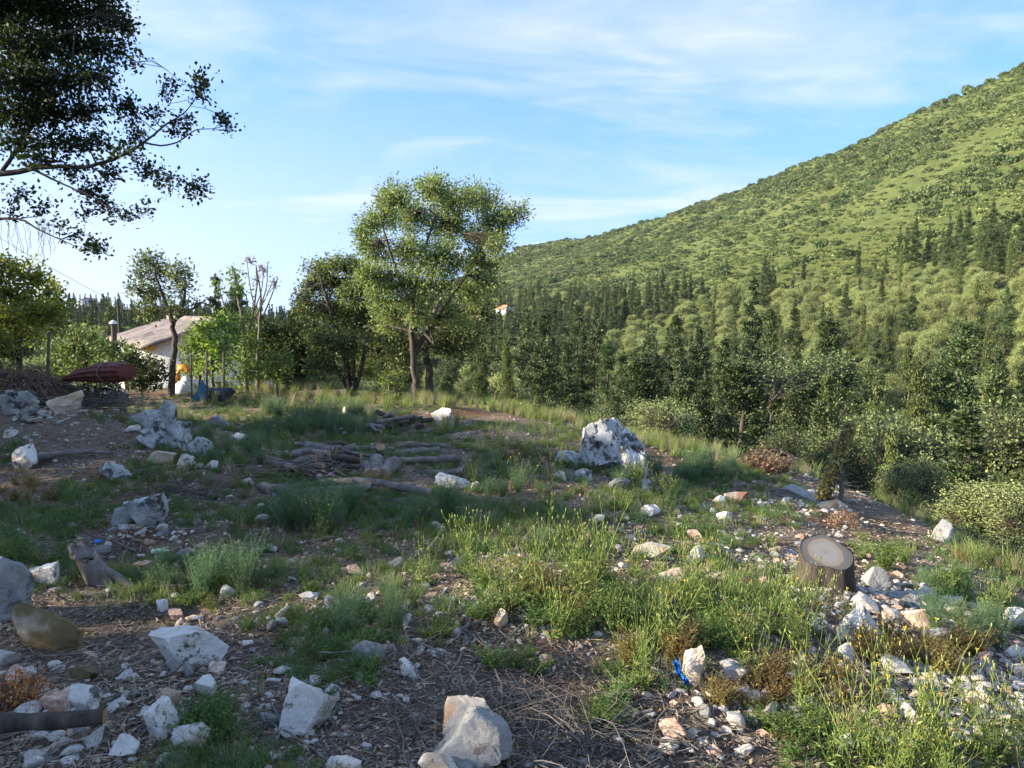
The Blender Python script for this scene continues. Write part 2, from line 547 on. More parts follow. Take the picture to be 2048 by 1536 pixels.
def ground_material(name, far):
    m, N, L = newmat(name)
    out = N.new('ShaderNodeOutputMaterial')
    tc = N.new('ShaderNodeTexCoord')

    def noise(scale, detail=6, rough=.6, dist=0):
        n = N.new('ShaderNodeTexNoise')
        n.inputs['Scale'].default_value = scale; n.inputs['Detail'].default_value = detail
        n.inputs['Roughness'].default_value = rough; n.inputs['Distortion'].default_value = dist
        L.new(tc.outputs['Object'], n.inputs['Vector'])
        return n.outputs['Fac']

    def mixc(f, a, b):
        x = N.new('ShaderNodeMix'); x.data_type = 'RGBA'
        for s, i in ((f, 0), (a, 6), (b, 7)):
            if isinstance(s, tuple):
                x.inputs[i].default_value = (*s, 1)
            else:
                L.new(s, x.inputs[i])
        return x.outputs[2]

    def sm(v, lo, hi, a=0, b=1):
        x = N.new('ShaderNodeMapRange'); x.interpolation_type = 'SMOOTHSTEP'
        x.inputs['From Min'].default_value = lo; x.inputs['From Max'].default_value = hi
        x.inputs['To Min'].default_value = a; x.inputs['To Max'].default_value = b
        L.new(v, x.inputs['Value'])
        return x.outputs[0]
    p = N.new('ShaderNodeBsdfPrincipled'); p.inputs['Roughness'].default_value = .95
    p.inputs['Specular IOR Level'].default_value = .1
    if far:
        r = ramp(N, [(.25, (.05, .07, .02)), (.5, (.125, .15, .045)), (.62, (.175, .19, .065)), (.8, (.27, .255, .13))])
        L.new(noise(.16, 8, .7, .5), r.inputs[0])
        c = mixc(sm(noise(.02, 4), .45, .65), r.outputs[0], (.11, .125, .032))
        L.new(c, p.inputs['Base Color'])
        nb = noise(.5, 8, .75)
        b = N.new('ShaderNodeBump'); b.inputs['Strength'].default_value = 1; b.inputs['Distance'].default_value = 1.2
    else:
        r = ramp(N, [(.3, (.085, .06, .042)), (.5, (.235, .175, .125)), (.68, (.39, .315, .24)), (.85, (.54, .47, .38))])
        L.new(noise(28, 9, .75, .8), r.inputs[0])
        red = mixc(sm(noise(.45, 4), .5, .68), r.outputs[0], (.16, .085, .05))
        g = mixc(sm(noise(.8, 6, .65), .5, .66, 0, .6), red, (.055, .07, .025))
        vo = N.new('ShaderNodeTexVoronoi'); vo.inputs['Scale'].default_value = 22
        L.new(tc.outputs['Object'], vo.inputs['Vector'])
        st = N.new('ShaderNodeMath'); st.operation = 'LESS_THAN'; st.inputs[1].default_value = .2
        L.new(vo.outputs['Distance'], st.inputs[0])
        st2 = N.new('ShaderNodeMath'); st2.operation = 'MULTIPLY'
        L.new(st.outputs[0], st2.inputs[0]); L.new(sm(noise(1.3, 3), .52, .6, 0, .7), st2.inputs[1])
        c = mixc(st2.outputs[0], g, (.42, .38, .32))
        L.new(c, p.inputs['Base Color'])
        nb = noise(45, 9, .8, .6)
        b = N.new('ShaderNodeBump'); b.inputs['Strength'].default_value = 1; b.inputs['Distance'].default_value = .035
    L.new(nb, b.inputs['Height'])
    L.new(b.outputs[0], p.inputs['Normal'])
    L.new(p.outputs[0], out.inputs[0])
    return m


M['ground'] = ground_material('soil_and_litter', False)
M['far_ground'] = ground_material('maquis_ground', True)


# ------------------------------------------------------------------ ground sheets
def build_ground():
    th_in = np.radians(np.linspace(-46, 46, 380))
    th_out = np.radians(np.linspace(46, 314, 90))[1:-1]
    th = np.concatenate([th_in, th_out])
    rr = np.concatenate([[0.01], np.geomspace(.5, 62, 210), np.geomspace(62, 3000, 170)[1:]])
    n, k = len(rr), len(th)
    Rg, Tg = np.meshgrid(rr, th, indexing='ij')
    Tw = (Tg + math.pi) % (2 * math.pi) - math.pi
    X, Y = Rg * np.sin(Tw), Rg * np.cos(Tw)
    Z = H(X.ravel(), Y.ravel())
    V = np.stack([X.ravel(), Y.ravel(), Z], 1)
    i = np.arange(n - 1)[:, None] * k
    j = np.arange(k)[None]
    j2 = (j + 1) % k
    F = np.stack([i + j, i + k + j, i + k + j2, i + j2], -1)
    cut = 210
    near, far = F[:cut].reshape(-1, 4), F[cut:].reshape(-1, 4)
    farT = Tw.ravel()[far[:, 0]]
    isleft = (np.degrees(farT) < -9) & (np.degrees(farT) > -120)

    def part(name, faces, mat):
        idx, inv = np.unique(faces, return_inverse=True)
        me = mesh_np(name, V[idx], inv.reshape(-1, 4), [mat], smooth=True)
        return tag(obj(name, me), kind='structure')
    part('ground', near, M['ground'])
    part('hillside', far[~isleft], M['far_ground'])
    part('distant_hills', far[isleft], M['far_ground'])


build_ground()


# ------------------------------------------------------------------ instanced stuff
def scatter(name, protos, P, rz, scl, idx, label, cat):
    """one uncountable mass: shared meshes on points"""
    pc = bpy.data.collections.new(name + '_kinds')
    for i, me in enumerate(protos):
        pc.objects.link(bpy.data.objects.new('%s_kind_%02d' % (name, i), me))
    me = bpy.data.meshes.new(name)
    me.vertices.add(len(P)); me.vertices.foreach_set('co', np.asarray(P, np.float32).ravel())
    for an, ty, da in (('sc', 'FLOAT', np.asarray(scl, np.float32)), ('rz', 'FLOAT', np.asarray(rz, np.float32)), ('pi', 'INT', np.asarray(idx, np.int32))):
        a = me.attributes.new(an, ty, 'POINT'); a.data.foreach_set('value', da)
    o = tag(obj(name, me), label, cat, kind='stuff')
    ng = bpy.data.node_groups.new(name, 'GeometryNodeTree')
    ng.interface.new_socket('Geometry', in_out='INPUT', socket_type='NodeSocketGeometry')
    ng.interface.new_socket('Geometry', in_out='OUTPUT', socket_type='NodeSocketGeometry')
    N, L = ng.nodes, ng.links
    gi, go = N.new('NodeGroupInput'), N.new('NodeGroupOutput')
    ci = N.new('GeometryNodeCollectionInfo'); ci.inputs[0].default_value = pc
    ci.inputs['Separate Children'].default_value = True; ci.inputs['Reset Children'].default_value = True
    iop = N.new('GeometryNodeInstanceOnPoints'); iop.inputs['Pick Instance'].default_value = True

    def named(n, t):
        x = N.new('GeometryNodeInputNamedAttribute'); x.data_type = t; x.inputs[0].default_value = n
        return x.outputs[0]
    cb = N.new('ShaderNodeCombineXYZ'); L.new(named('rz', 'FLOAT'), cb.inputs[2])
    e2r = N.new('FunctionNodeEulerToRotation'); L.new(cb.outputs[0], e2r.inputs[0])
    L.new(gi.outputs[0], iop.inputs['Points']); L.new(ci.outputs[0], iop.inputs['Instance'])
    L.new(named('pi', 'INT'), iop.inputs['Instance Index'])
    L.new(e2r.outputs[0], iop.inputs['Rotation']); L.new(named('sc', 'FLOAT'), iop.inputs['Scale'])
    L.new(iop.outputs[0], go.inputs[0])
    md = o.modifiers.new('scatter', 'NODES'); md.node_group = ng
    return o


# ------------------------------------------------------------------ trees
def tree_geo(rs, stems, clumps, leaf=.05, lw=.5, per=14, twig_r=.006, tuft=.12, twig_sides=3, spread=1.0, limb_k=.55, droop=0.0, tseg=4):
    """stems: polylines of (x,y,z,r). clumps: (centre, radii, number of twigs).
    returns wood Geo, leaf V/F"""
    wood = Geo()
    node_p, node_r = [], []
    for s in stems:
        s = np.asarray(s, float)
        k = len(s)
        t = np.linspace(0, k - 1, (k - 1) * 5 + 1)
        q = np.stack([np.interp(t, np.arange(k), s[:, c]) for c in range(4)], 1)
        if k > 2:
            for _ in range(2):
                q[1:-1, :3] = (q[:-2, :3] + 2 * q[1:-1, :3] + q[2:, :3]) / 4
        q[1:-1, :3] += rs.normal(size=(len(q) - 2, 3)) * q[1:-1, 3:4] * .18
        V, F = tubes(q[None, :, :3], q[None, :, 3], 9)
        wood.add(V, F)
        node_p.append(q[:, :3]); node_r.append(q[:, 3])
    NP, NR = np.concatenate(node_p), np.concatenate(node_r)
    LV, LF, ln = [], [], 0
    for c, rad, nt in clumps:
        c = np.asarray(c, float); rad = np.asarray(rad, float)
        d = np.linalg.norm(NP - c, axis=1) + np.where(NP[:, 2] > c[2] + .1, 3.0, 0) + .25 * np.abs(NP[:, 2] - c[2])
        i = int(np.argmin(d))
        a, ra = NP[i], min(NR[i] * limb_k, .012 + .02 * np.linalg.norm(NP[i] - c))
        k = 7
        t = np.linspace(0, 1, k)[:, None]
        limb = a + (c - a) * t
        sag = np.linalg.norm(c - a) * .12
        limb += np.sin(t * math.pi) * (rs.normal(size=3) * sag)
        limb[1:] += rs.normal(size=(k - 1, 3)) * sag * .16
        V, F = tubes(limb[None], np.linspace(ra, max(twig_r * 1.5, ra * .3), k)[None], 6)
        wood.add(V, F)
        if nt <= 0:
            continue
        # side boughs then twigs
        U = unit(rs, nt)
        rr = rs.uniform(.25, 1, nt) ** .55
        lump = 1 + .42 * noise3(U * 1.7 + c, 1.6, 5)
        E = c + U * rad * (rr * lump)[:, None]
        tt = rs.uniform(.45, 1, nt)
        S = np.stack([np.interp(tt, np.linspace(0, 1, k), limb[:, ax]) for ax in range(3)], 1)
        Mi = S * .5 + E * .5 + rs.normal(size=(nt, 3)) * np.linalg.norm(E - S, axis=1)[:, None] * .12
        Mi[:, 2] += np.linalg.norm(E - S, axis=1) * (.06 - droop)
        TT = np.linspace(0, 1, tseg)[None, :, None]
        Q = (1 - TT) ** 2 * S[:, None] + 2 * TT * (1 - TT) * Mi[:, None] + TT ** 2 * E[:, None]
        R = np.linspace(1.6, .5, tseg)[None] * twig_r * np.ones((nt, 1))
        V, F = tubes(Q, R, twig_sides)
        wood.add(V, F)
        n = nt * per
        ti = np.repeat(np.arange(nt), per)
        tf = rs.uniform(.55, 1.02, n)[:, None]
        Sx, Mx, Ex = S[ti], Mi[ti], E[ti]
        LP = (1 - tf) ** 2 * Sx + 2 * tf * (1 - tf) * Mx + tf ** 2 * Ex
        LP = LP + rs.normal(size=(n, 3)) * tuft * spread
        D = (Ex - Sx) / (np.linalg.norm(Ex - Sx, axis=1, keepdims=True) + 1e-6) + unit(rs, n) * 1.1
        lsz = leaf * rs.uniform(.65, 1.3, n)
        V, F = leaves(LP, D, lsz, lsz * lw, rs)
        LV.append(V); LF.append(F + ln); ln += len(V)
    return wood, (np.concatenate(LV) if LV else None), (np.concatenate(LF) if LF else None)


def photo_tree(name, label, cat, y0, base_uv, stems_uv, clumps_uv, seed, leafmat, barkmat='bark', dens=1.0, parts=('trunk', 'crown'), depth=.8, extra=None, group=None, **kw):
    """near tree: stems and leaf clumps read off the photograph at distance y0, with their own depth"""
    rs = RS(seed)
    px = y0 / FPX
    b = at(base_uv[0], base_uv[1], y0)
    b[2] = Hs(b[0], b[1]) - .05
    stems = []
    for si, s in enumerate(stems_uv):
        q = []
        for i, p in enumerate(s):
            dy = p[3] if len(p) > 3 else 0
            w = at(p[0], p[1], y0 + dy) - b
            if si == 0 and i == 0:
                w = np.array([0, 0, -.1])
            q.append((*w, p[2] * px * .7))
        stems.append(q)
    cl = []
    for c in clumps_uv:
        u, v, ru, rv = c[:4]
        dn = c[4] if len(c) > 4 else 1.0
        dy = c[5] if len(c) > 5 else rs.uniform(-depth, depth)
        w = at(u, v, y0 + dy) - b
        rx, rz = ru * px, rv * px
        ry = (rx + rz) / 2 * 1.05
        cl.append((w, (rx, ry, rz), int(max(3, dn * dens * rx * rz * 26))))
    wood, LV, LF = tree_geo(rs, stems, cl, **kw)
    t = thing(name, label, cat, b, group=group)
    obj(parts[0], wood.mesh(name + '_' + parts[0], [M[barkmat]], smooth=True), t)
    obj(parts[1], mesh_np(name + '_' + parts[1], LV, LF, [M[leafmat]]), t)
    return t


def near_trees():
    # centre tree
    photo_tree('tree', 'tall slender tree with forked trunk and rounded olive green crown, centre of the clearing', 'tree', 16.0, (838, 836),
               [[(838, 836, 13), (830, 760, 10), (824, 698, 9), (824, 607, 7.5), (834, 560, 6), (850, 500, 4), (870, 430, 2.5)],
                [(830, 705, 8), (862, 652, 7.5, .2), (896, 600, 6, .3), (926, 560, 4.5, .4), (960, 500, 3, .5), (990, 450, 2, .5)],
                [(824, 610, 6), (800, 560, 4.5, -.3), (778, 500, 3.5, -.4), (765, 450, 2, -.4)],
                [(850, 668, 5), (872, 690, 3.5, -.2), (852, 640, 3, -.3)]],
               [(800, 392, 46, 34), (870, 378, 48, 34), (905, 400, 50, 38), (962, 400, 48, 36), (1028, 432, 34, 30, .9), (990, 440, 45, 34), (735, 452, 30, 30), (768, 430, 40, 40),
                (828, 440, 62, 44), (900, 452, 66, 46), (968, 476, 52, 42), (722, 480, 22, 26, .8), (752, 505, 46, 42), (820, 510, 62, 46), (892, 520, 66, 46), (962, 530, 52, 40), (1005, 500, 28, 32),
                (748, 556, 42, 36), (800, 570, 58, 40), (872, 578, 60, 40, .8), (940, 585, 46, 36, .9), (780, 622, 48, 34, .9), (836, 626, 40, 30, .5), (900, 632, 46, 30, .6), (985, 575, 30, 28, .8), (756, 600, 30, 30, .8), (770, 655, 36, 24, .5), (930, 655, 36, 22, .5), (724, 545, 20, 22, .7), (1050, 415, 14, 14, .8), (850, 362, 26, 16, .8), (940, 372, 24, 16, .8), (770, 385, 22, 20, .8)],
               11, 'tree_leaf', 'bark', dens=22, depth=1.3, leaf=.068, lw=.42, per=14, tuft=.06, twig_r=.0045)
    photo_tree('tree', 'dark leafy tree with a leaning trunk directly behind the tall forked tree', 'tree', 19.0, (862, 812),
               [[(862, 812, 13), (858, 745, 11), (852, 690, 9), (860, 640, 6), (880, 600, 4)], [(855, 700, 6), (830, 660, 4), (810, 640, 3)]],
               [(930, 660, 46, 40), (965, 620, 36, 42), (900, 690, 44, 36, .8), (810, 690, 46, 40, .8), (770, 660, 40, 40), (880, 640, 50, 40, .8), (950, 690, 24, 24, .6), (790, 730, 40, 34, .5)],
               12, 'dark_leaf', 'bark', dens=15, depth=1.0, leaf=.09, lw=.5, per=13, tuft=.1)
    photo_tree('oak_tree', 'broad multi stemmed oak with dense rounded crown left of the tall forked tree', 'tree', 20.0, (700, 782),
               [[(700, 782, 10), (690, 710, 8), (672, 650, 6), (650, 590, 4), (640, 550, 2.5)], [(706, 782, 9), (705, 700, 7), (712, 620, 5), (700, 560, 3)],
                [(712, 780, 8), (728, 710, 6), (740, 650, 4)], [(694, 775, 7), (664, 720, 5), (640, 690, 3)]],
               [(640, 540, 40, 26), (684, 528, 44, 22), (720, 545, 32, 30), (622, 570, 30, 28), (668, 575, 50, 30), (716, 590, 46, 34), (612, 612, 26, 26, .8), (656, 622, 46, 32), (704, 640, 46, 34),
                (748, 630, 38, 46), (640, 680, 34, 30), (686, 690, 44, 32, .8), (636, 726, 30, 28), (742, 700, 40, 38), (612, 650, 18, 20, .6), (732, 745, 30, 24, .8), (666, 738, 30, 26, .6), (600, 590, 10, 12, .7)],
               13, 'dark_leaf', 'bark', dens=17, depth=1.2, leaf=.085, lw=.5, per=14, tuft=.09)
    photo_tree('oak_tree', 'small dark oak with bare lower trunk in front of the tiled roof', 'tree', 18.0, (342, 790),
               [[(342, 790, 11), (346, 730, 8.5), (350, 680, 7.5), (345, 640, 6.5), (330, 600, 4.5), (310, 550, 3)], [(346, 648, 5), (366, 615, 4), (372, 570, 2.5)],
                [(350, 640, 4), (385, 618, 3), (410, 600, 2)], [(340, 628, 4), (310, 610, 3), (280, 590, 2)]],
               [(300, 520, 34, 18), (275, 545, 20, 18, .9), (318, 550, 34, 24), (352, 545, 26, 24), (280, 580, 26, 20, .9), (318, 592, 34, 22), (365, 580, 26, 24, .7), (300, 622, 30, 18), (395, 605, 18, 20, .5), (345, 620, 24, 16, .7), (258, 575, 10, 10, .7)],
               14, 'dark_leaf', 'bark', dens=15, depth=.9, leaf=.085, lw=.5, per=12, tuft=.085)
    photo_tree('young_tree', 'thin young tree with bright spring leaves and reddish bare top twigs', 'tree', 19.5, (492, 770),
               [[(492, 770, 7), (490, 700, 6), (486, 640, 4.5), (474, 590, 3), (468, 540, 2)], [(490, 690, 4), (506, 630, 3), (514, 570, 2), (512, 530, 1.2)],
                [(506, 640, 2.5), (530, 600, 1.8), (548, 555, 1)], [(486, 650, 3), (452, 620, 2), (436, 570, 1.2)], [(506, 630, 2), (524, 580, 1.4), (528, 535, .9)]],
               [(468, 548, 16, 18, .8), (478, 575, 18, 16, .7), (450, 585, 12, 12, .5), (440, 560, 8, 12, .5), (498, 640, 20, 18, .5), (470, 640, 24, 18, .5), (500, 690, 24, 26, .9), (480, 720, 24, 20, .9), (508, 735, 24, 20, .9), (486, 752, 26, 16, .8), (430, 575, 8, 8, .4)],
               15, 'bright_leaf', 'bark_pale', dens=15, depth=.5, leaf=.10, lw=.55, per=8, tuft=.09, twig_r=.006)
    photo_tree('young_tree', 'leafless young tree with reddish sprouting twig tips beside the spring leaved tree', 'tree', 20.5, (515, 770),
               [[(515, 770, 6), (516, 700, 5), (520, 640, 4), (522, 590, 2.5), (512, 530, 1.2)], [(518, 650, 3), (540, 600, 2), (556, 556, 1)], [(520, 620, 2.5), (534, 570, 1.6), (535, 525, .9)], [(518, 640, 2), (500, 580, 1.6), (494, 520, .9)]],
               [(500, 522, 14, 14, 1.6), (528, 540, 18, 18, 1.4), (550, 570, 14, 20, 1.2), (510, 560, 14, 18, 1)],
               16, 'pink_leaf', 'bark_pale', dens=14, depth=.4, leaf=.07, lw=.5, per=2, tuft=.04, twig_r=.006)
    photo_tree('shrub', 'bright lime green leafy shrub beside the white house gable', 'shrub', 18.6, (425, 775),
               [[(425, 775, 6), (424, 730, 5), (420, 690, 3.5), (412, 660, 2)], [(426, 740, 4), (446, 700, 3), (452, 660, 2)]],
               [(412, 660, 24, 18), (440, 645, 26, 20), (408, 690, 26, 22), (440, 690, 32, 26), (464, 665, 22, 22), (424, 722, 28, 18, .8), (396, 670, 14, 14, .7), (410, 745, 24, 14, .6), (446, 742, 22, 16, .7)],
               17, 'bright_leaf', 'bark_pale', dens=15, depth=.6, leaf=.10, lw=.6, per=11, tuft=.09)
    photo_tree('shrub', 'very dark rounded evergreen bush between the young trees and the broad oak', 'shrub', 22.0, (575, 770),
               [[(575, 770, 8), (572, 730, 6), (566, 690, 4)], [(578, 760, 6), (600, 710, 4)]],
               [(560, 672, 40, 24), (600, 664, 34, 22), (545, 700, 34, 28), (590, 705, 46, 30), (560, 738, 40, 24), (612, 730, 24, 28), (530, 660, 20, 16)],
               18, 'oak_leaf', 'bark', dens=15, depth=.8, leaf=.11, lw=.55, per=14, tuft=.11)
    photo_tree('shrub', 'small vivid green shrub at the foot of the dark evergreen bush', 'shrub', 18.5, (555, 775),
               [[(555, 775, 4), (554, 745, 3), (552, 720, 2)]],
               [(545, 718, 18, 14), (568, 722, 20, 16), (540, 742, 22, 16), (570, 745, 24, 16)],
               19, 'bright_leaf', 'bark_pale', dens=14, depth=.35, leaf=.085, lw=.6, per=11, tuft=.07)
    photo_tree('shrub', 'fresh green shrub standing left of the tall forked trunk', 'shrub', 17.5, (780, 815),
               [[(780, 815, 3), (778, 780, 2.4), (776, 750, 1.6)]],
               [(778, 752, 22, 18, .9), (768, 776, 20, 16), (794, 782, 22, 20), (800, 760, 14, 18, .6), (780, 798, 28, 12)],
               20, 'bright_leaf', 'bark_pale', dens=13, depth=.35, leaf=.07, lw=.5, per=11, tuft=.06)
    photo_tree('shrub', 'backlit yellow green tree at the left edge above the brush heap', 'tree', 12.5, (35, 735),
               [[(35, 735, 9), (38, 680, 8), (30, 630, 6), (20, 580, 4), (16, 545, 2.5)], [(38, 680, 6), (66, 630, 4), (80, 590, 2.5)], [(34, 660, 5), (-10, 620, 4), (-40, 580, 3)]],
               [(8, 540, 50, 26), (55, 550, 44, 28), (92, 585, 34, 32, .9), (110, 620, 26, 24, .8), (20, 590, 48, 30), (64, 620, 40, 28), (-50, 560, 50, 36), (-50, 620, 60, 40), (20, 640, 44, 26), (95, 635, 24, 22, .8), (118, 655, 18, 14, .7), (55, 665, 40, 22, .8), (8, 690, 40, 20, .9), (-60, 680, 60, 36)],
               21, 'back_leaf', 'bark', dens=22, depth=.9, leaf=.07, lw=.55, per=13, tuft=.075)
    photo_tree('shrub', 'dark green bush with pale leafy top behind the red ribbed bundle', 'shrub', 16.0, (175, 765),
               [[(175, 765, 6), (172, 720, 5), (166, 690, 3)], [(178, 750, 4), (205, 700, 3)]],
               [(150, 668, 26, 18, .9), (190, 672, 30, 18, .9), (140, 700, 34, 24), (180, 705, 40, 26), (215, 700, 26, 28), (160, 738, 40, 20), (212, 735, 30, 20), (110, 700, 22, 26)],
               22, 'dark_leaf', 'bark', dens=15, depth=.7, leaf=.08, lw=.55, per=13, tuft=.08)
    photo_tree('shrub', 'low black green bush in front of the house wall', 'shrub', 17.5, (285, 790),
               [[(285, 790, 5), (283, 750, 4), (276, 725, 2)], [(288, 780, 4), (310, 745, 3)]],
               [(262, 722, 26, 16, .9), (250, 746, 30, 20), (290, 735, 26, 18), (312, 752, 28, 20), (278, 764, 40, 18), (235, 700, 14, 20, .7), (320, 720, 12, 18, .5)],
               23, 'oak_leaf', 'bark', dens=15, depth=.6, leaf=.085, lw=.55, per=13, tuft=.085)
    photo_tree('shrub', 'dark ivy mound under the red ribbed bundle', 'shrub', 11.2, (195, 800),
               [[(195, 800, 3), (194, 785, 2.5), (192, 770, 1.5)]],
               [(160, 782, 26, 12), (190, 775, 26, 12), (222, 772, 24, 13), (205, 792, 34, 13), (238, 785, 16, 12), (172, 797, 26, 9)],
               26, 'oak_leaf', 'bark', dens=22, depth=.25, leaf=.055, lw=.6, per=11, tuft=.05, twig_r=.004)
    photo_tree('shrub', 'mid green bushy tree between the spring leaved tree and the dark evergreen bush', 'shrub', 23.0, (525, 775),
               [[(525, 775, 6), (524, 740, 5), (520, 700, 3)], [(526, 760, 4), (548, 715, 3)]],
               [(510, 680, 30, 22), (540, 668, 30, 22), (500, 710, 32, 24), (540, 705, 38, 26), (520, 742, 44, 22), (556, 740, 26, 22), (490, 655, 16, 16, .7)],
               27, 'dark_leaf', 'bark', dens=15, depth=.7, leaf=.1, lw=.55, per=13, tuft=.1)
    photo_tree('shrub', 'olive green bush screening the house gable right of the small dark oak', 'shrub', 21.5, (400, 778),
               [[(400, 778, 5), (398, 740, 4), (394, 700, 2.5)], [(402, 765, 4), (385, 720, 3)]],
               [(380, 672, 24, 20, .8), (404, 690, 26, 24), (376, 705, 24, 22, .8), (410, 722, 28, 20), (388, 742, 32, 18), (430, 700, 20, 22, .8), (452, 715, 22, 22, .8)],
               28, 'dark_leaf', 'bark', dens=14, depth=.6, leaf=.09, lw=.55, per=12, tuft=.09)
    photo_tree('shrub', 'leafy bush against the lit house wall under the tiled eave', 'shrub', 20.5, (262, 775),
               [[(262, 775, 5), (262, 740, 4), (260, 705, 2.5)]],
               [(250, 700, 18, 18, .8), (274, 706, 18, 16, .8), (246, 722, 22, 16), (272, 730, 26, 18), (300, 722, 16, 16, .6), (236, 745, 20, 16)],
               29, 'dark_leaf', 'bark', dens=14, depth=.5, leaf=.09, lw=.55, per=12, tuft=.08)
    # the great oak whose trunk stands left of the picture; its low limbs reach in
    big = [[(-330, 960, 42), (-325, 760, 36), (-318, 600, 33), (-300, 480, 30), (-280, 380, 27), (-250, 250, 22), (-240, 100, 16), (-240, -120, 8)],
           [(-295, 470, 18), (-150, 385, 14), (0, 350, 8.5), (90, 332, 6.5), (170, 336, 5.5), (230, 318, 4.6), (262, 303, 4), (292, 282, 3.4), (330, 250, 2.4), (372, 224, 1.6), (392, 195, 1)],
           [(288, 285, 3), (320, 292, 2.4), (355, 286, 2), (392, 258, 1.6), (425, 258, 1.1), (452, 252, .8)],
           [(-300, 520, 12), (-120, 455, 7), (0, 437, 4.2), (45, 438, 3.2), (75, 458, 2.4), (110, 474, 1.8), (150, 492, 1.2)],
           [(-270, 330, 16), (-120, 200, 12), (0, 130, 8), (100, 80, 5.5), (200, 40, 3.5)], [(-250, 230, 14), (-100, 60, 9), (40, -30, 6), (150, -60, 4)],
           [(0, 350, 6), (40, 290, 5), (80, 230, 4), (140, 160, 3), (150, 60, 2)], [(60, 336, 4), (130, 370, 2.6), (190, 395, 1.8), (240, 430, 1)], [(262, 318, 2.4), (300, 340, 1.6), (350, 358, 1.1), (395, 372, .7)],
           [(-270, 300, 16), (-420, 180, 12), (-560, 80, 8)], [(-250, 200, 14), (-330, 0, 10), (-400, -180, 6)], [(-300, 430, 14), (-450, 380, 10), (-600, 330, 6)]]
    cl = [(20, 20, 90, 50), (110, 20, 80, 44), (200, 30, 60, 40), (255, 50, 26, 34, .8), (40, 90, 80, 44), (140, 90, 70, 44), (225, 100, 40, 36, .7), (262, 128, 18, 20, .4),
          (30, 160, 80, 44), (120, 160, 70, 40, .9), (200, 160, 46, 34, .6), (30, 225, 70, 40), (110, 225, 60, 36), (175, 220, 46, 32, .7), (235, 215, 30, 26, .4), (40, 285, 56, 30, .7), (120, 285, 56, 26, .8), (190, 280, 40, 30, .6),
          (265, 225, 26, 26, .45), (280, 268, 26, 22, .5), (335, 170, 18, 22, .55), (400, 162, 20, 18, .7), (402, 190, 20, 18, .7), (312, 225, 24, 20, .5), (368, 238, 30, 18, .5), (445, 240, 22, 16, .6), (458, 260, 16, 16, .5), (355, 265, 22, 14, .6),
          (300, 345, 34, 20, .6), (330, 365, 28, 16, .6), (392, 378, 26, 20, .8), (185, 385, 30, 20, .8), (215, 410, 26, 18, .8), (245, 432, 22, 16, .8), (150, 470, 24, 12, .7), (190, 496, 30, 16, .9), (85, 415, 26, 16, .5), (40, 385, 34, 18, .5), (170, 425, 18, 16, .6), (295, 420, 12, 16, .6), (210, 345, 40, 18, .6), (140, 345, 40, 18, .6), (70, 320, 40, 18, .7), (250, 300, 34, 18, .6), (120, 450, 30, 10, .5), (20, 425, 24, 16, .4),
          (60, -60, 130, 60, .8), (180, -50, 70, 50, .8), (-90, 40, 120, 70, .6), (-90, 160, 110, 70, .6), (-110, 260, 110, 60, .6), (-60, -110, 160, 80, .5), (-260, -60, 180, 120, .45), (-260, 100, 150, 100, .45), (-300, -260, 220, 120, .4), (-60, -250, 200, 90, .4),
          (-430, 150, 180, 140, .4), (-560, 60, 180, 160, .4), (-600, 320, 130, 100, .4), (-480, -200, 200, 140, .4), (-180, 370, 70, 34, .5)]
    cl = [c if len(c) > 4 else (*c, 1.0) for c in cl]
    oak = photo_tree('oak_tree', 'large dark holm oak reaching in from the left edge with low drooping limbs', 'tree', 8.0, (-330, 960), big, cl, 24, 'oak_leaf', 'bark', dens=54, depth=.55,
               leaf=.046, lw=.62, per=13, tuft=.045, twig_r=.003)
    rs = RS(3)
    n, k = 26, 7
    Q = np.zeros((n, k, 3))
    for a in range(n):
        p = at(rs.uniform(-10, 110), rs.uniform(425, 450), 8.0 + rs.uniform(-.3, .3)) - np.array(oak.location)
        L_ = rs.uniform(.12, .5)
        Q[a] = p + np.stack([np.cumsum(rs.normal(size=k)) * .012, np.cumsum(rs.normal(size=k)) * .012, -np.linspace(0, L_, k)], 1)
    obj('hanging_vines', mesh_np('hanging_vines', *tubes(Q, np.full((n, k), .0022), 3), [M['bark']]), oak)['kind'] = 'stuff'


near_trees()


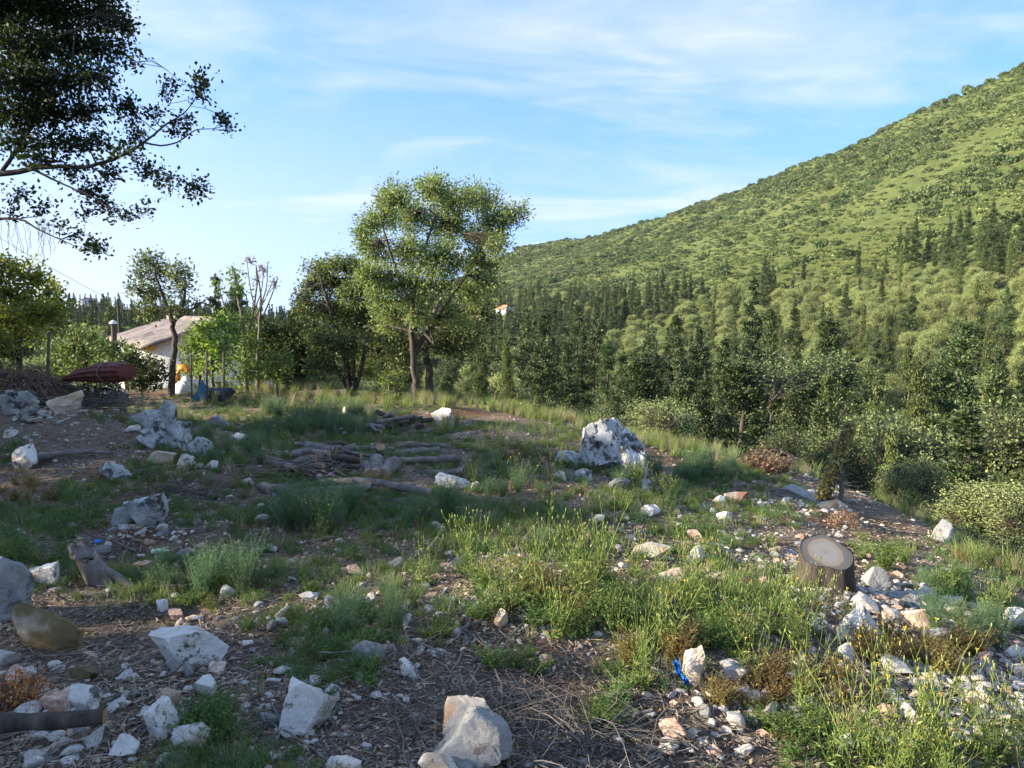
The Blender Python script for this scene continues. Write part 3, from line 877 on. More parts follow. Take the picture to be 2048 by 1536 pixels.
# --- forest kinds (unit meshes scaled at placement)
def conifer_geo(seed, h=10.0, w=2.0, n=5200, ragged=.3, column=False, fine=1.0):
    rs = RS(seed)
    g = Geo()
    k = 9
    q = np.zeros((1, k, 3)); q[0, :, 2] = np.linspace(-.4, h * .97, k)
    q[0, 1:-1, :2] = rs.normal(size=(k - 2, 2)) * .06
    V, F = tubes(q, np.linspace(.17, .02, k)[None], 7)
    trunk = (V, F)
    # boughs
    nb = 130 if not column else 170
    zb = h * (.08 + .9 * rs.uniform(0, 1, nb) ** .8)
    prof = (1 - (zb / h)) ** (.95 if not column else .35) * (1 if not column else np.minimum(1, (zb / h + .12) * 3))
    gap = 1 + ragged * (vnoise(zb * 1.1, zb * 0 + seed, seed) - .5) * 2
    az = rs.uniform(0, 2 * math.pi, nb)
    side = 1 + ragged * .9 * (vnoise(az * 1.3 + zb * .4, zb * .7, seed + 4) - .5) * 2
    Lb = np.maximum(.12, w * prof * gap * side * rs.uniform(.7, 1.1, nb))
    lift = rs.uniform(.15, .65, nb) if not column else rs.uniform(1.2, 2.6, nb)
    D = np.stack([np.cos(az), np.sin(az), lift * .6], 1)
    S = np.stack([np.zeros(nb), np.zeros(nb), zb - (Lb * .15 if not column else .5)], 1)
    E = S + D * Lb[:, None]
    Q = np.stack([S, S * .5 + E * .5 + np.array([0, 0, -.05]) * Lb[:, None, ][:, :1], E], 1)
    V2, F2 = tubes(Q, np.stack([np.full(nb, .03), np.full(nb, .018), np.full(nb, .006)], 1), 3)
    g.add(*trunk); g.add(V2, F2)
    wgt = Lb / Lb.sum()
    bi = rs.choice(nb, n, p=wgt)
    t = rs.uniform(.12, 1.03, n) ** .75
    P = S[bi] + (E - S)[bi] * t[:, None]
    sp = (.06 + .13 * Lb[bi] * (1.1 - t * .6))[:, None]
    P = P + rs.normal(size=(n, 3)) * sp * np.array([1, 1, .75])
    DD = D[bi] * .7 + unit(rs, n) * .7 + np.array([0, 0, .55 if not column else 1.6])
    ln = fine * rs.uniform(.11, .25, n) * (1 if not column else .9)
    LV, LF = leaves(P, DD, ln, ln * rs.uniform(.32, .5, n), rs, .2)
    # leader spray
    m = 60
    P = np.stack([rs.normal(size=m) * .06, rs.normal(size=m) * .06, h * rs.uniform(.9, 1.0, m)], 1)
    V3, F3 = leaves(P, unit(rs, m) * .5 + np.array([0, 0, 1.]), .2 * fine, .07 * fine, rs)
    F3 = F3 + len(LV)
    return g, np.concatenate([LV, V3]), np.concatenate([LF, F3])


def broad_geo(seed, h=5.0, w=4.5, ncl=16, nt=34, per=9, leaf=.17, lw=.5, low=.25, tuft=.16):
    rs = RS(seed)
    stems = []
    ns = rs.randint(2, 4)
    for i in range(ns):
        a = i / ns * 6.28 + rs.uniform(0, 1.5)
        stems.append([(0.05 * math.cos(a), .05 * math.sin(a), -.4, .14), (.25 * math.cos(a), .25 * math.sin(a), h * .18, .12), (w * .16 * math.cos(a), w * .16 * math.sin(a), h * .4, .09), (w * .26 * math.cos(a + .4), w * .26 * math.sin(a + .4), h * .66, .04)])
    cl = []
    for i in range(ncl):
        a = rs.uniform(0, 6.28); rr = rs.uniform(.1, 1) ** .5; zt = rs.uniform(low, .9)
        wid = math.sin(min(1, max(.12, (1.02 - zt) * 1.5)) * math.pi / 2)
        c = (math.cos(a) * rr * w * .38 * wid, math.sin(a) * rr * w * .38 * wid, h * zt)
        s = rs.uniform(.14, .23)
        cl.append((c, (w * s, w * s, h * s * .72), nt))
    return tree_geo(rs, stems, cl, leaf=leaf, lw=lw, per=per, tuft=tuft, twig_r=.009, tseg=3)


KINDS = {}


def make_kinds():
    for i in range(5):
        KINDS.setdefault('conifer', []).append((conifer_geo(100 + i, 10, [1.6, 1.95, 1.35, 1.7, 2.1][i], [11000, 12000, 9500, 11000, 13000][i], .5), 'fir_leaf', 10.0))
    for i in range(3):
        KINDS.setdefault('cypress', []).append((conifer_geo(120 + i, 10, [.55, .7, .62][i], 7000, .25, True), 'cyp_leaf', 10.0))
    for i in range(4):
        KINDS.setdefault('olive', []).append((broad_geo(140 + i, 5, [4.6, 5.2, 4.2, 5.6][i], 17 + i, 46, 12, .15, .4, .3, .15), 'olive_leaf', 5.0))
    for i in range(4):
        KINDS.setdefault('holm', []).append((broad_geo(160 + i, 5, [4.4, 5.0, 4.0, 5.4][i], 19, 44, 11, .14, .55, .14, .13), 'holm_leaf', 5.0))
    for i in range(2):
        KINDS.setdefault('olive_near', []).append((broad_geo(150 + i, 7, [6.0, 6.6][i], 44, 74, 13, .085, .42, .12, .10), 'olive_leaf', 7.0))
        KINDS.setdefault('holm_near', []).append((broad_geo(170 + i, 8, [6.0, 6.6][i], 46, 74, 13, .09, .55, .08, .11), 'holm_leaf', 8.0))
        KINDS.setdefault('cypress_near', []).append((conifer_geo(130 + i, 10, [.6, .7][i], 20000, .3, True, .55), 'cyp_leaf', 10.0))
        KINDS.setdefault('conifer_near', []).append((conifer_geo(110 + i, 10, [1.9, 1.6][i], 30000, .45, False, .62), 'fir_leaf', 10.0))
    for k, lst in KINDS.items():
        out = []
        for i, ((wood, LV, LF), lm, h) in enumerate(lst):
            tr = wood.mesh('%s_trunk' % k, [M['bark']], True)
            cr = mesh_np('%s_crown' % k, LV, LF, [M[lm]])
            bm_ = None
            if 'near' not in k and i < (3 if k == 'conifer' else 2):
                both = Geo(); both.add(np.concatenate(wood.V), wood.F, 0); both.add(LV, LF, 1)
                bm_ = both.mesh('%s_tree' % k, [M['bark'], M[lm]])
            out.append((tr, cr, bm_, h))
        KINDS[k] = out


make_kinds()
TREE_NAME = {'conifer': 'conifer_tree', 'cypress': 'cypress_tree', 'olive': 'olive_tree', 'holm': 'evergreen_oak'}
TREE_GROUP = {'conifer': ('dark conical conifer %s', 'conifers of the valley forest'),
              'cypress': ('slim columnar cypress %s', 'cypresses of the valley forest'),
              'olive': ('rounded pale green olive tree %s', 'olive trees in the valley'),
              'holm': ('rounded mid green evergreen %s', 'broadleaf evergreens in the valley')}


def put_tree(kind, x, y, h, var, rz, wide=1.0, label=None, group=None, split=True):
    near = kind + '_near' if (math.hypot(x, y) < 80 and kind + '_near' in KINDS) else kind
    tr, cr, both, h0 = KINDS[near][var % len(KINDS[near])]
    z = Hs(x, y)
    s = h / h0
    if split or both is None:
        t = thing(TREE_NAME[kind], label or TREE_GROUP[kind][0], 'tree', (x, y, z), rz, group if label else TREE_GROUP[kind][1])
        t.scale = (s * wide, s * wide, s)
        obj('trunk', tr, t); obj('crown', cr, t)
    else:
        t = obj(TREE_NAME[kind], both, None, (x, y, z))
        t.rotation_euler = (0, 0, rz); t.scale = (s * wide, s * wide, s)
        tag(t, label or TREE_GROUP[kind][0], 'tree', group if label else TREE_GROUP[kind][1])
    return t


# trees read singly from the photograph: kind, u, v of the tip, distance, width factor, label
SINGLE = [
    ('conifer', 1486, 690, 31, 1.5, 'tall ragged dark conifer right of the pale willowy olive below the clearing'),
    ('conifer', 1545, 612, 62, 1.0, 'tall conifer with pointed tip above the ragged dark conifer'),
    ('conifer', 1660, 608, 72, 1.0, 'tiered conifer standing out against the pale olive belt'),
    ('conifer', 1358, 668, 52, 1.0, 'dark conifer rising behind the pale willowy olive'),
    ('conifer', 1245, 742, 48, 1.0, 'dark conifer left of the pale willowy olive'),
    ('conifer', 966, 690, 50, .9, 'narrow dark conifer just right of the tall forked tree'),
    ('conifer', 985, 770, 40, .9, 'lower dark conifer below the narrow one right of the forked tree'),
    ('conifer', 1935, 812, 21, 1.9, 'big feathery conifer at the right end of the clearing'),
    ('conifer', 1215, 668, 70, 1.0, 'brown green conifer on the near valley floor'),
    ('conifer', 1925, 640, 48, 1.3, 'broad mid green conifer near the right edge'),
    ('conifer', 1508, 556, 105, 1.0, 'pointed conifer alone on the slope above the olive belt'),
    ('conifer', 1166, 652, 72, 1.0, 'dark conifer near the orange earth track, right of the round olive'),
    ('conifer', 1270, 682, 60, 1.1, 'full bodied conifer two trees left of the pale willowy olive'),
    ('conifer', 1440, 690, 46, 1.0, 'dark conifer just left of the ragged tall conifer'),
    ('conifer', 1410, 740, 38, .9, 'lower conifer between the willowy olive and the ragged tall conifer'),
    ('conifer', 1757, 742, 46, 1.0, 'small pointed conifer behind the slim cypresses'),
    ('conifer', 1585, 760, 36, 1.0, 'shadowed conifer right of the ragged tall conifer'),
    ('conifer', 1700, 720, 55, 1.0, 'dim conifer above the short slim cypress'),
    ('conifer', 1880, 700, 42, 1.1, 'conifer beside the slender bright cypress'),
    ('conifer', 1990, 740, 33, 1.1, 'tall conifer behind the feathery one at right'),
    ('conifer', 1310, 700, 56, 1.0, 'conifer directly above the pale willowy olive'),
    ('conifer', 1100, 690, 85, .9, 'conifer on the valley floor behind the round olive'),
    ('cypress', 1842, 690, 40, 1.0, 'slender bright green cypress, tallest of the group right of the dead leaning trunk'),
    ('cypress', 1658, 722, 36, 1.0, 'slim cypress standing above the leaning dead trunk'),
    ('cypress', 1752, 775, 34, .9, 'short slim cypress between two taller cypresses'),
    ('cypress', 1728, 830, 27, 1.1, 'grey stemmed thin cypress right of the leaning dead trunk'),
    ('cypress', 1785, 850, 26, 1.1, 'sparse thin cypress with bare lower stem near the clearing edge'),
    ('olive', 1322, 790, 25, 1.2, 'pale willowy olive shrub with bare stems behind the grey rock outcrop'),
    ('olive', 2010, 958, 13.0, 1.6, 'large pale leafy bush at the lower right edge of the clearing'),
    ('olive', 1825, 905, 18, .85, 'pale green small tree between the dead stake and the feathery conifer'),
    ('olive', 1190, 800, 30, .8, 'pale rounded bush left of the pale willowy olive'),
    ('olive', 1092, 722, 95, 1.2, 'round topped olive tree over the orange earth track'),
    ('olive', 1012, 745, 80, 1.1, 'pale olive tree left of the orange earth track'),
    ('olive', 1850, 840, 30, .9, 'grey blue leafed tree behind the sparse thin cypress'),
    ('holm', 1575, 850, 27, 1.0, 'dark thicket tree at the clearing edge left of the leaning dead trunk'),
    ('conifer', 1640, 800, 28, 1.2, 'dark conifer behind the leaning dead trunk'),
    ('holm', 1110, 800, 36, .9, 'mid green round bush below the orange earth track'),
    ('holm', 1740, 800, 31, 1.2, 'shadowed broadleaf tree behind the thin cypresses'),
    ('holm', 1690, 850, 24, 1.0, 'shadowed bush behind the bare dead stake'),
    ('holm', 1040, 850, 26, .8, 'low round bush below the narrow conifers'),
    ('holm', 2060, 790, 26, .9, 'bushy tree at the right edge above the feathery conifer'),
    ('holm', 1600, 690, 55, 1.4, 'dark round crowned evergreen between two tall conifers'),
]

# slope line (photo rows) under which the wooded belt begins, and belts by kind
U_T = [900, 1000, 1200, 1400, 1600, 1800, 1900, 2048, 2200]
V_MAQ = [610, 600, 604, 604, 572, 530, 490, 465, 440]


def where(u, v, r):
    if u < 700: return 'on the wooded skyline at left'
    side = ('behind the tall forked tree' if u < 1060 else 'near the orange earth track' if u < 1190 else 'behind the tall pale outcrop' if u < 1400 else
            'around the ragged tall conifer' if u < 1570 else 'behind the leaning ivy trunk' if u < 1760 else 'behind the slender cypresses' if u < 1900 else 'towards the right edge')
    return ('low in the valley ' if r < 110 else 'on the valley side ' if r < 230 else 'high on the wooded slope ') + side


def forest():
    rs = RS(5)
    taken = []
    for i, (k, u, v, y, wd, lab) in enumerate(SINGLE):
        p = at(u, v, y)
        z = Hs(p[0], p[1])
        put_tree(k, p[0], p[1], max(1.5, p[2] - z), i, rs.uniform(0, 6.28), wd, lab)
        taken.append((p[0], p[1]))
    taken = np.array(taken)
    # candidates spread evenly over the valley
    n = 42000
    th = np.radians(rs.uniform(-37, 42, n))
    r = np.sqrt(rs.uniform(20 ** 2, 760 ** 2, n)) * rs.uniform(.15, 1, n) ** .35
    x, y = r * np.sin(th), r * np.cos(th)
    z = H(x, y)
    u, v, dep = proj(x, y, z)
    edge = tab(th, R_EDGE)
    maq = np.interp(u, U_T, V_MAQ)
    left = np.degrees(th) < -6
    ok = (r > edge + 5) & ((v > maq) | left) & (r > np.where(u > 1150, 32, 27))
    s_ = (r - tab(th, R_BASE)) / (tab(th, R_RIDGE) - tab(th, R_BASE))
    ok &= s_ < 1.06
    # orange earth track and house plots stay open
    ok &= ~((np.abs(u - 1110) < 85) & (np.abs(v - 792) < 16)) & ~((np.abs(u - 1000) < 34) & (v > 622) & (v < 668))
    f1 = fbm(x / 38, y / 38, 51, 3)
    f2 = fbm(x / 17 + 9, y / 17, 61, 2)
    kind = np.full(n, 3)
    pc = np.clip((f1 - .42) * 5, 0, 1)
    rnd = rs.uniform(0, 1, n)
    # olive belt, conifer stands
    belt = np.exp(-((v - np.interp(u, [1180, 1300, 1400, 1700, 2048], [735, 700, 668, 622, 606])) / 46) ** 2) * np.clip((u - 1180) / 90, 0, 1)
    stand = np.exp(-((v - np.interp(u, [900, 1200, 1400, 1560], [660, 668, 632, 600])) / 34) ** 2) * (u < 1570) + ((u > 1680) & (v < 560)) * .9
    stand = stand * (1 - belt)
    patchy = .35 + 1.3 * np.clip((f1 - .35) * 3, 0, 1)
    nearv = np.clip((110 - r) / 40, 0, 1)
    pco = (.16 + 1.1 * stand) * patchy * (1 - .93 * belt) + .38 * nearv * (1 - .6 * belt)
    pol = .2 + 1.5 * belt + .4 * (f2 > .54)
    pcy = np.full(n, .05)
    ph = .26 * (1 - .75 * belt) * (1 - .5 * nearv)
    pol, pco = np.clip(pol, .03, 2), np.clip(pco, .02, 2)
    tot = pol + pco + pcy + ph
    c = rnd * tot
    kind = np.where(c < pco, 0, np.where(c < pco + pol, 2, np.where(c < pco + pol + pcy, 1, 3)))
    hts = np.select([kind == 0, kind == 1, kind == 2, kind == 3], [rs.uniform(5, 14.5, n), rs.uniform(5, 13, n), rs.uniform(4.4, 7.5, n), rs.uniform(3.5, 7, n)])
    hts = np.where((v < 600) & (u > 1000) & (kind > 1), hts * .7, hts)
    hts = np.where(r < 36, hts * .75, hts)
    gap = np.select([kind == 0, kind == 1, kind == 2, kind == 3], [2.9, 1.9, 4.0, 3.3])
    gap = gap * np.where(r < 120, 1.55, 1.0)
    hts = np.where((r < 120) & (kind < 2), hts * 1.2, hts)
    order = rs.permutation(n)
    cell = {}
    keep = []
    for i in order:
        if not ok[i]:
            continue
        g = gap[i] * (1 + .5 * min(1, r[i] / 500))
        cx, cy = int(x[i] // 7), int(y[i] // 7)
        bad = False
        for ax in (-1, 0, 1):
            for ay in (-1, 0, 1):
                for j in cell.get((cx + ax, cy + ay), ()):
                    if (x[i] - x[j]) ** 2 + (y[i] - y[j]) ** 2 < (.5 * (g + gap[j])) ** 2:
                        bad = True; break
                if bad: break
            if bad: break
        if bad or np.min((taken[:, 0] - x[i]) ** 2 + (taken[:, 1] - y[i]) ** 2) < 2.2 ** 2:
            continue
        cell.setdefault((cx, cy), []).append(i); keep.append(i)
    keep = np.array(keep)
    # nothing may tower over the skyline of the open valley: cap by sight line near the clearing
    top_v = np.interp(u, [0, 600, 900, 1000, 1250, 1500, 1700, 2048], [560, 600, 640, 660, 690, 650, 640, 620])
    for ki, kn in enumerate(('conifer', 'cypress', 'olive', 'holm')):
        idx = keep[kind[keep] == ki]
        size = hts[idx] / r[idx]
        idx = idx[np.argsort(-size)]
        for m, i in enumerate(idx[:300]):
            h = hts[i]
            if r[i] < 60:
                zt = at(u[i], top_v[i], y[i])[2]
                h = min(h, max(2.0, zt - z[i]))
            put_tree(kn, x[i], y[i], h, int(rs.randint(0, 9)), rs.uniform(0, 6.28), rs.uniform(.85, 1.2), TREE_GROUP[kn][0] % where(u[i], v[i], r[i]), TREE_GROUP[kn][1], h / r[i] > .045)
        rest = idx[300:]
        if len(rest):
            protos = [k[2] for k in KINDS[kn] if k[2] is not None]
            scatter({'conifer': 'far_conifer_wood', 'cypress': 'far_cypress_wood', 'olive': 'far_olive_grove', 'holm': 'far_evergreen_wood'}[kn], protos,
                    np.stack([x[rest], y[rest], z[rest]], 1), rs.uniform(0, 6.28, len(rest)), hts[rest] / KINDS[kn][0][3], rs.randint(0, len(protos), len(rest)),
                    {'conifer': 'mass of dark conifers covering the far valley side', 'cypress': 'far off slim cypresses dotting the valley side', 'olive': 'pale far off olive groves on the lower slope', 'holm': 'far off broadleaf woodland on the lower slope'}[kn], 'woodland')
    print('forest', len(keep), [(kind[keep] == q).sum() for q in range(4)])


forest()


def bush_mesh(seed, n=260, mat='maquis_leaf', flat=.7):
    rs = RS(seed)
    U = unit(rs, n); U[:, 2] = np.abs(U[:, 2])
    lump = 1 + .45 * noise3(U * 2, 1.5, seed)
    P = U * np.array([1, 1, flat]) * lump[:, None] * rs.uniform(.72, 1, n)[:, None]
    V, F = leaves(P - U * .12, U * .5 + unit(rs, n), rs.uniform(.17, .32, n), rs.uniform(.12, .22, n), rs, .2)
    # inner body so the slope does not show through
    ic = Geo(); ic.add(V, F, 0)
    k = 10
    a = np.arange(k) / k * 6.283
    rings = [np.stack([np.cos(a) * q * (1 + .2 * np.sin(a * 3 + seed)), np.sin(a) * q * (1 + .2 * np.cos(a * 2 + seed)), np.full(k, hh)], 1) for q, hh in ((.62, -.3), (.58, .1), (.36, flat * .45), (.05, flat * .55))]
    Vb = np.concatenate(rings)
    f = np.array([[i * k + j, i * k + (j + 1) % k, (i + 1) * k + (j + 1) % k, (i + 1) * k + j] for i in range(3) for j in range(k)])
    ic.add(Vb, f, 0)
    return ic.mesh('maquis_bush', [M[mat]])


def maquis():
    rs = RS(77)
    light = [bush_mesh(200 + i, 520, 'maquis_leaf', .55) for i in range(5)]
    dark = [bush_mesh(220 + i, 600, 'holm_leaf', .85) for i in range(4)]
    n = 60000
    th = np.radians(rs.uniform(-7, 46, n))
    r = np.sqrt(rs.uniform(120 ** 2, 1080 ** 2, n))
    x, y = r * np.sin(th), r * np.cos(th)
    z = H(x, y)
    u, v, dep = proj(x, y, z)
    maq = np.interp(u, U_T, V_MAQ)
    s_ = (r - tab(th, R_BASE)) / (tab(th, R_RIDGE) - tab(th, R_BASE))
    ok = (v < maq + 14) & (s_ < 1.05)
    f = fbm(x / 60, y / 60, 91, 4)
    f2 = fbm(x / 14, y / 14, 95, 3)
    pd = np.clip((f - .45) * 4, .03, .75) + .12 * (f2 > .58)
    isd = rs.uniform(0, 1, n) < pd
    ok &= (isd | (f2 > .22))
    # thin to an even carpet
    cell = set(); keep = []
    for i in np.nonzero(ok)[0]:
        g = 3.4 if isd[i] else 2.7
        g *= 1 + r[i] / 1500
        key = (int(x[i] // g), int(y[i] // g))
        if key in cell: continue
        cell.add(key); keep.append(i)
    keep = np.array(keep)
    sc = np.where(isd, rs.uniform(1.4, 3.4, n) * rs.uniform(.7, 1.15, n), rs.uniform(.9, 1.9, n)) * (1 + .0004 * r)
    P = np.stack([x, y, z], 1)
    idx = np.where(isd, 5 + rs.randint(0, 4, n), rs.randint(0, 5, n))
    rz = rs.uniform(0, 6.28, n)
    allm = light + dark
    # largest three hundred dark bushes as single shrubs
    d = keep[isd[keep]]
    d = d[np.argsort(-(sc[d] / r[d]))]
    for i in d[:300]:
        o = obj('hillside_shrub', allm[idx[i]], None, P[i])
        o.rotation_euler = (0, 0, rz[i]); o.scale = (sc[i],) * 3
        tag(o, 'dark shrub on the open mountain slope ' + ('close under the ridge' if s_[i] > .7 else 'halfway up' if s_[i] > .4 else 'just above the woods') + (' far left' if u[i] < 1250 else ' in the middle' if u[i] < 1600 else ' at right'), 'shrub', 'shrubs on the mountain slope')
    d1 = d[300:]; l1 = keep[~isd[keep]]
    scatter('slope_scrub', allm, P[d1], rz[d1], sc[d1], idx[d1], 'dark green scrub scattered over the mountain slope', 'scrub')
    scatter('slope_heath', light, P[l1], rz[l1], sc[l1], idx[l1], 'low yellow green heath covering the mountain slope', 'heath')
    print('maquis', len(d), len(l1))


maquis()


# ------------------------------------------------------------------ earth track, buildings, fence, odds and ends
M['wall'] = rough_mat('white_render', [(.3, (.62, .6, .56)), (.7, (.78, .77, .74))], 2, bump=.1)
M['roof'] = rough_mat('clay_tile', [(.3, (.12, .095, .085)), (.5, (.19, .155, .14)), (.75, (.28, .24, .22))], 3, bump=.3, second=((.3, .27, .24), 1.2, .5, .6))  # grey brown tile, darkened in colour to stand in for tree shade
M['roof_new'] = rough_mat('orange_tile', [(.3, (.42, .17, .08)), (.7, (.6, .28, .15))], 2, bump=.2)
M['metal_dark'] = plain_mat('dark_metal', (.06, .05, .045), .6)
M['post'] = rough_mat('fence_post', [(.3, (.05, .042, .036)), (.7, (.14, .12, .1))], 20, bump=.4)
M['red_sheet'] = rough_mat('red_sheet', [(.3, (.10, .025, .022)), (.7, (.2, .055, .045))], 8, bump=.3, rough=.6)
M['strap'] = plain_mat('strap', (.2, .16, .14), .8)
M['blue'] = plain_mat('blue_plastic', (.02, .18, .62), .35)
M['tarp'] = plain_mat('blue_tarp', (.05, .16, .24), .6)
M['sack'] = plain_mat('white_sack', (.7, .68, .66), .7)
M['orange'] = plain_mat('orange_paint', (.62, .27, .03), .5)
M['tub'] = plain_mat('dark_tub', (.05, .06, .09), .5)
M['bottle'] = plain_mat('pale_green_plastic', (.45, .58, .4), .3)
M['track'] = rough_mat('orange_earth', [(.3, (.3, .17, .08)), (.7, (.5, .32, .17))], .4, bump=.4)


def patch(name, us, vs, mat, lift=.06):
    P = np.array([[hit(u, v) for u in us] for v in vs])
    P[..., 2] += lift
    nv, nu = len(vs), len(us)
    f = np.array([[i * nu + j, i * nu + j + 1, (i + 1) * nu + j + 1, (i + 1) * nu + j] for i in range(nv - 1) for j in range(nu - 1)])
    return tag(obj(name, mesh_np(name, P.reshape(-1, 3), f, [M[mat]])), kind='structure')


patch('earth_track', np.linspace(1035, 1190, 14), np.linspace(786, 798, 5), 'track', .1)


def box_geo(x0, x1, y0, y1, z0, z1):
    V = np.array([[x, y, z] for z in (z0, z1) for y in (y0, y1) for x in (x0, x1)], float)
    F = np.array([[0, 2, 3, 1], [4, 5, 7, 6], [0, 1, 5, 4], [2, 6, 7, 3], [0, 4, 6, 2], [1, 3, 7, 5]])
    return V, F


def gable_house(name, label, origin, axis, length, width, eave, rise, base, roofmat, rows=0, windows=(), chimney=None):
    """origin near left corner; axis along the eaves (unit, plan); width to its right"""
    ax = np.array([axis[0], axis[1]]); ax = ax / np.linalg.norm(ax)
    pr = np.array([ax[1], -ax[0]])
    rz = math.atan2(pr[1], pr[0])
    t = thing(name, label, 'house', (origin[0], origin[1], base), rz)
    # local: x to the right (width), y along eaves
    h, r = eave - base, rise
    w, l = width, length
    V = np.array([[0, 0, -1], [w, 0, -1], [w, l, -1], [0, l, -1], [0, 0, h], [w, 0, h], [w, l, h], [0, l, h], [w / 2, 0, h + r], [w / 2, l, h + r]], float)
    F4 = np.array([[0, 1, 5, 4], [2, 3, 7, 6], [1, 2, 6, 5], [3, 0, 4, 7]])
    F3 = np.array([[4, 5, 8], [6, 7, 9]])
    obj('wall', mesh_np(name + '_wall', V, [F4, F3], [M['wall']]), t)
    # ribbed tile roof: two slopes with overhang
    ov = .35
    for sgn in (0, 1):
        nu, nv = (int(l / .08) if rows else 24), max(6, int(w / .6))
        uu = np.linspace(-ov, l + ov, nu); vv = np.linspace(-ov, w / 2, nv)
        U, Vv = np.meshgrid(uu, vv)
        z = h + r * Vv / (w / 2) + .05 + (.035 if rows else 0) * np.cos(U * 2 * math.pi / .24)
        z = z + .012 * ((np.arange(nv) % 2)[:, None])
        X = Vv if sgn == 0 else w - Vv
        top = np.stack([X, U, z], -1).reshape(-1, 3)
        bot = top - np.array([0, 0, .09])
        f = np.array([[i * nu + j, i * nu + j + 1, (i + 1) * nu + j + 1, (i + 1) * nu + j] for i in range(nv - 1) for j in range(nu - 1)])
        if sgn == 1:
            f = f[:, ::-1]
        n = len(top)
        rim = [[j, n + j, n + j + 1, j + 1] for j in range(nu - 1)] + [[i * nu, (i + 1) * nu, n + (i + 1) * nu, n + i * nu] for i in range(nv - 1)] + [[i * nu + nu - 1, n + i * nu + nu - 1, n + (i + 1) * nu + nu - 1, (i + 1) * nu + nu - 1] for i in range(nv - 1)]
        obj('roof', mesh_np(name + '_roof', np.concatenate([top, bot]), [f, f[:, ::-1] + n, np.array(rim)], [M[roofmat]]), t)
    cq = np.array([[[w / 2, -ov, h + r + .08], [w / 2, l / 2, h + r + .08], [w / 2, l + ov, h + r + .08]]])
    obj('ridge_cap', mesh_np(name + '_ridge', *tubes(cq, np.full((1, 3), .12), 8), [M[roofmat]]), t)
    V, F = box_geo(-ov + .02, .12, -ov + .05, l + ov - .05, h - .2, h - .04)
    obj('eave_board', mesh_np(name + '_eave', V, F, [M['orange'] if rows else M['wall']]), t)
    for (face, a, b, z0, z1) in windows:
        if face == 'gable':
            V, F = box_geo(a, b, -.05, .06, z0, z1)
        else:
            V, F = box_geo(-.05, .06, a, b, z0, z1)
        wo = obj('window', mesh_np(name + '_pane', V, F, [M['metal_dark']]), t)
        if face == 'gable':
            V, F = box_geo(a - .08, b + .08, -.09, -.052, z0 - .1, z0 - .003)
        else:
            V, F = box_geo(-.09, -.052, a - .08, b + .08, z0 - .1, z0 - .003)
        obj('sill', mesh_np(name + '_sill', V, F, [M['wall']]), wo)
    if chimney:
        cx, cy, z0, z1 = chimney
        q = np.array([[[cx, cy, z0], [cx, cy, (z0 + z1) / 2], [cx, cy, z1]]])
        ch = obj('stove_pipe', mesh_np(name + '_pipe', *tubes(q, np.full((1, 3), .10), 10), [M['metal_dark']]), t)
        q = np.array([[[cx, cy, z1 + .05], [cx, cy, z1 + .12], [cx, cy, z1 + .2]]])
        obj('pipe_cap', mesh_np(name + '_cap', *tubes(q, np.array([[.15, .14, .02]]), 10), [M['sack']]), ch)
    return t


def buildings():
    A = at(300, 688, 27.0)
    B = at(232, 692, 34.0)
    gr = Hs(A[0], A[1])
    gable_house('house', 'white house with grey brown shade-darkened tiled roof behind the small dark oak', A, (B[0] - A[0], B[1] - A[1]), 8.6, 4.5, A[2], .76, gr, 'roof', rows=1,
                windows=(('eave', 1.6, 2.5, 1.0, 2.2), ('eave', 5.2, 6.1, 1.0, 2.2)), chimney=(-.7, 3.4, .3, A[2] - gr + .62))
    p = hit(988, 668)
    gable_house('house', 'small house with orange roof far down the valley right of the forked tree', p, (-.55, 1), 11, 8, p[2] + 4.2, 2.2, p[2], 'roof_new', windows=(('gable', 1.5, 2.6, 1.2, 2.8), ('gable', 5.0, 6.1, 1.2, 2.8), ('eave', 3, 4.2, 1.2, 2.8)))
    p = hit(1004, 630)
    gable_house('house', 'tiny pinkish house above the orange roofed valley house', p, (-.4, 1), 10, 8, p[2] + 3.2, 2.0, p[2], 'roof_new', windows=(('gable', 3, 4.2, 1, 2.4),))
    p = hit(150, 640)
    gable_house('house', 'distant pale house on the wooded skyline at left', p, (-.3, 1), 10, 9, p[2] + 7.5, 2.5, p[2], 'roof_new', windows=(('gable', 3, 4.2, 2, 3.4),))


buildings()


def post(u, v0, v1, y, r, label, lean=0.0, group=None):
    a = at(u, v1, y); b = at(u + lean, v0, y)
    z = Hs(a[0], a[1])
    q = np.array([[[0, 0, -.3], [(b[0] - a[0]) * .5, 0, (b[2] - z) * .5], [b[0] - a[0], 0, b[2] - z]]])
    V, F = tubes(q, np.array([[r, r, r * .9]]), 8)
    F = [F, np.array([[16, 17, 18, 19], [16, 19, 20, 23], [20, 21, 22, 23]])]
    return tag(obj('fence_post', mesh_np('fence_post', V, F, [M['post']]), None, (a[0], a[1], z)), label, 'post', group)


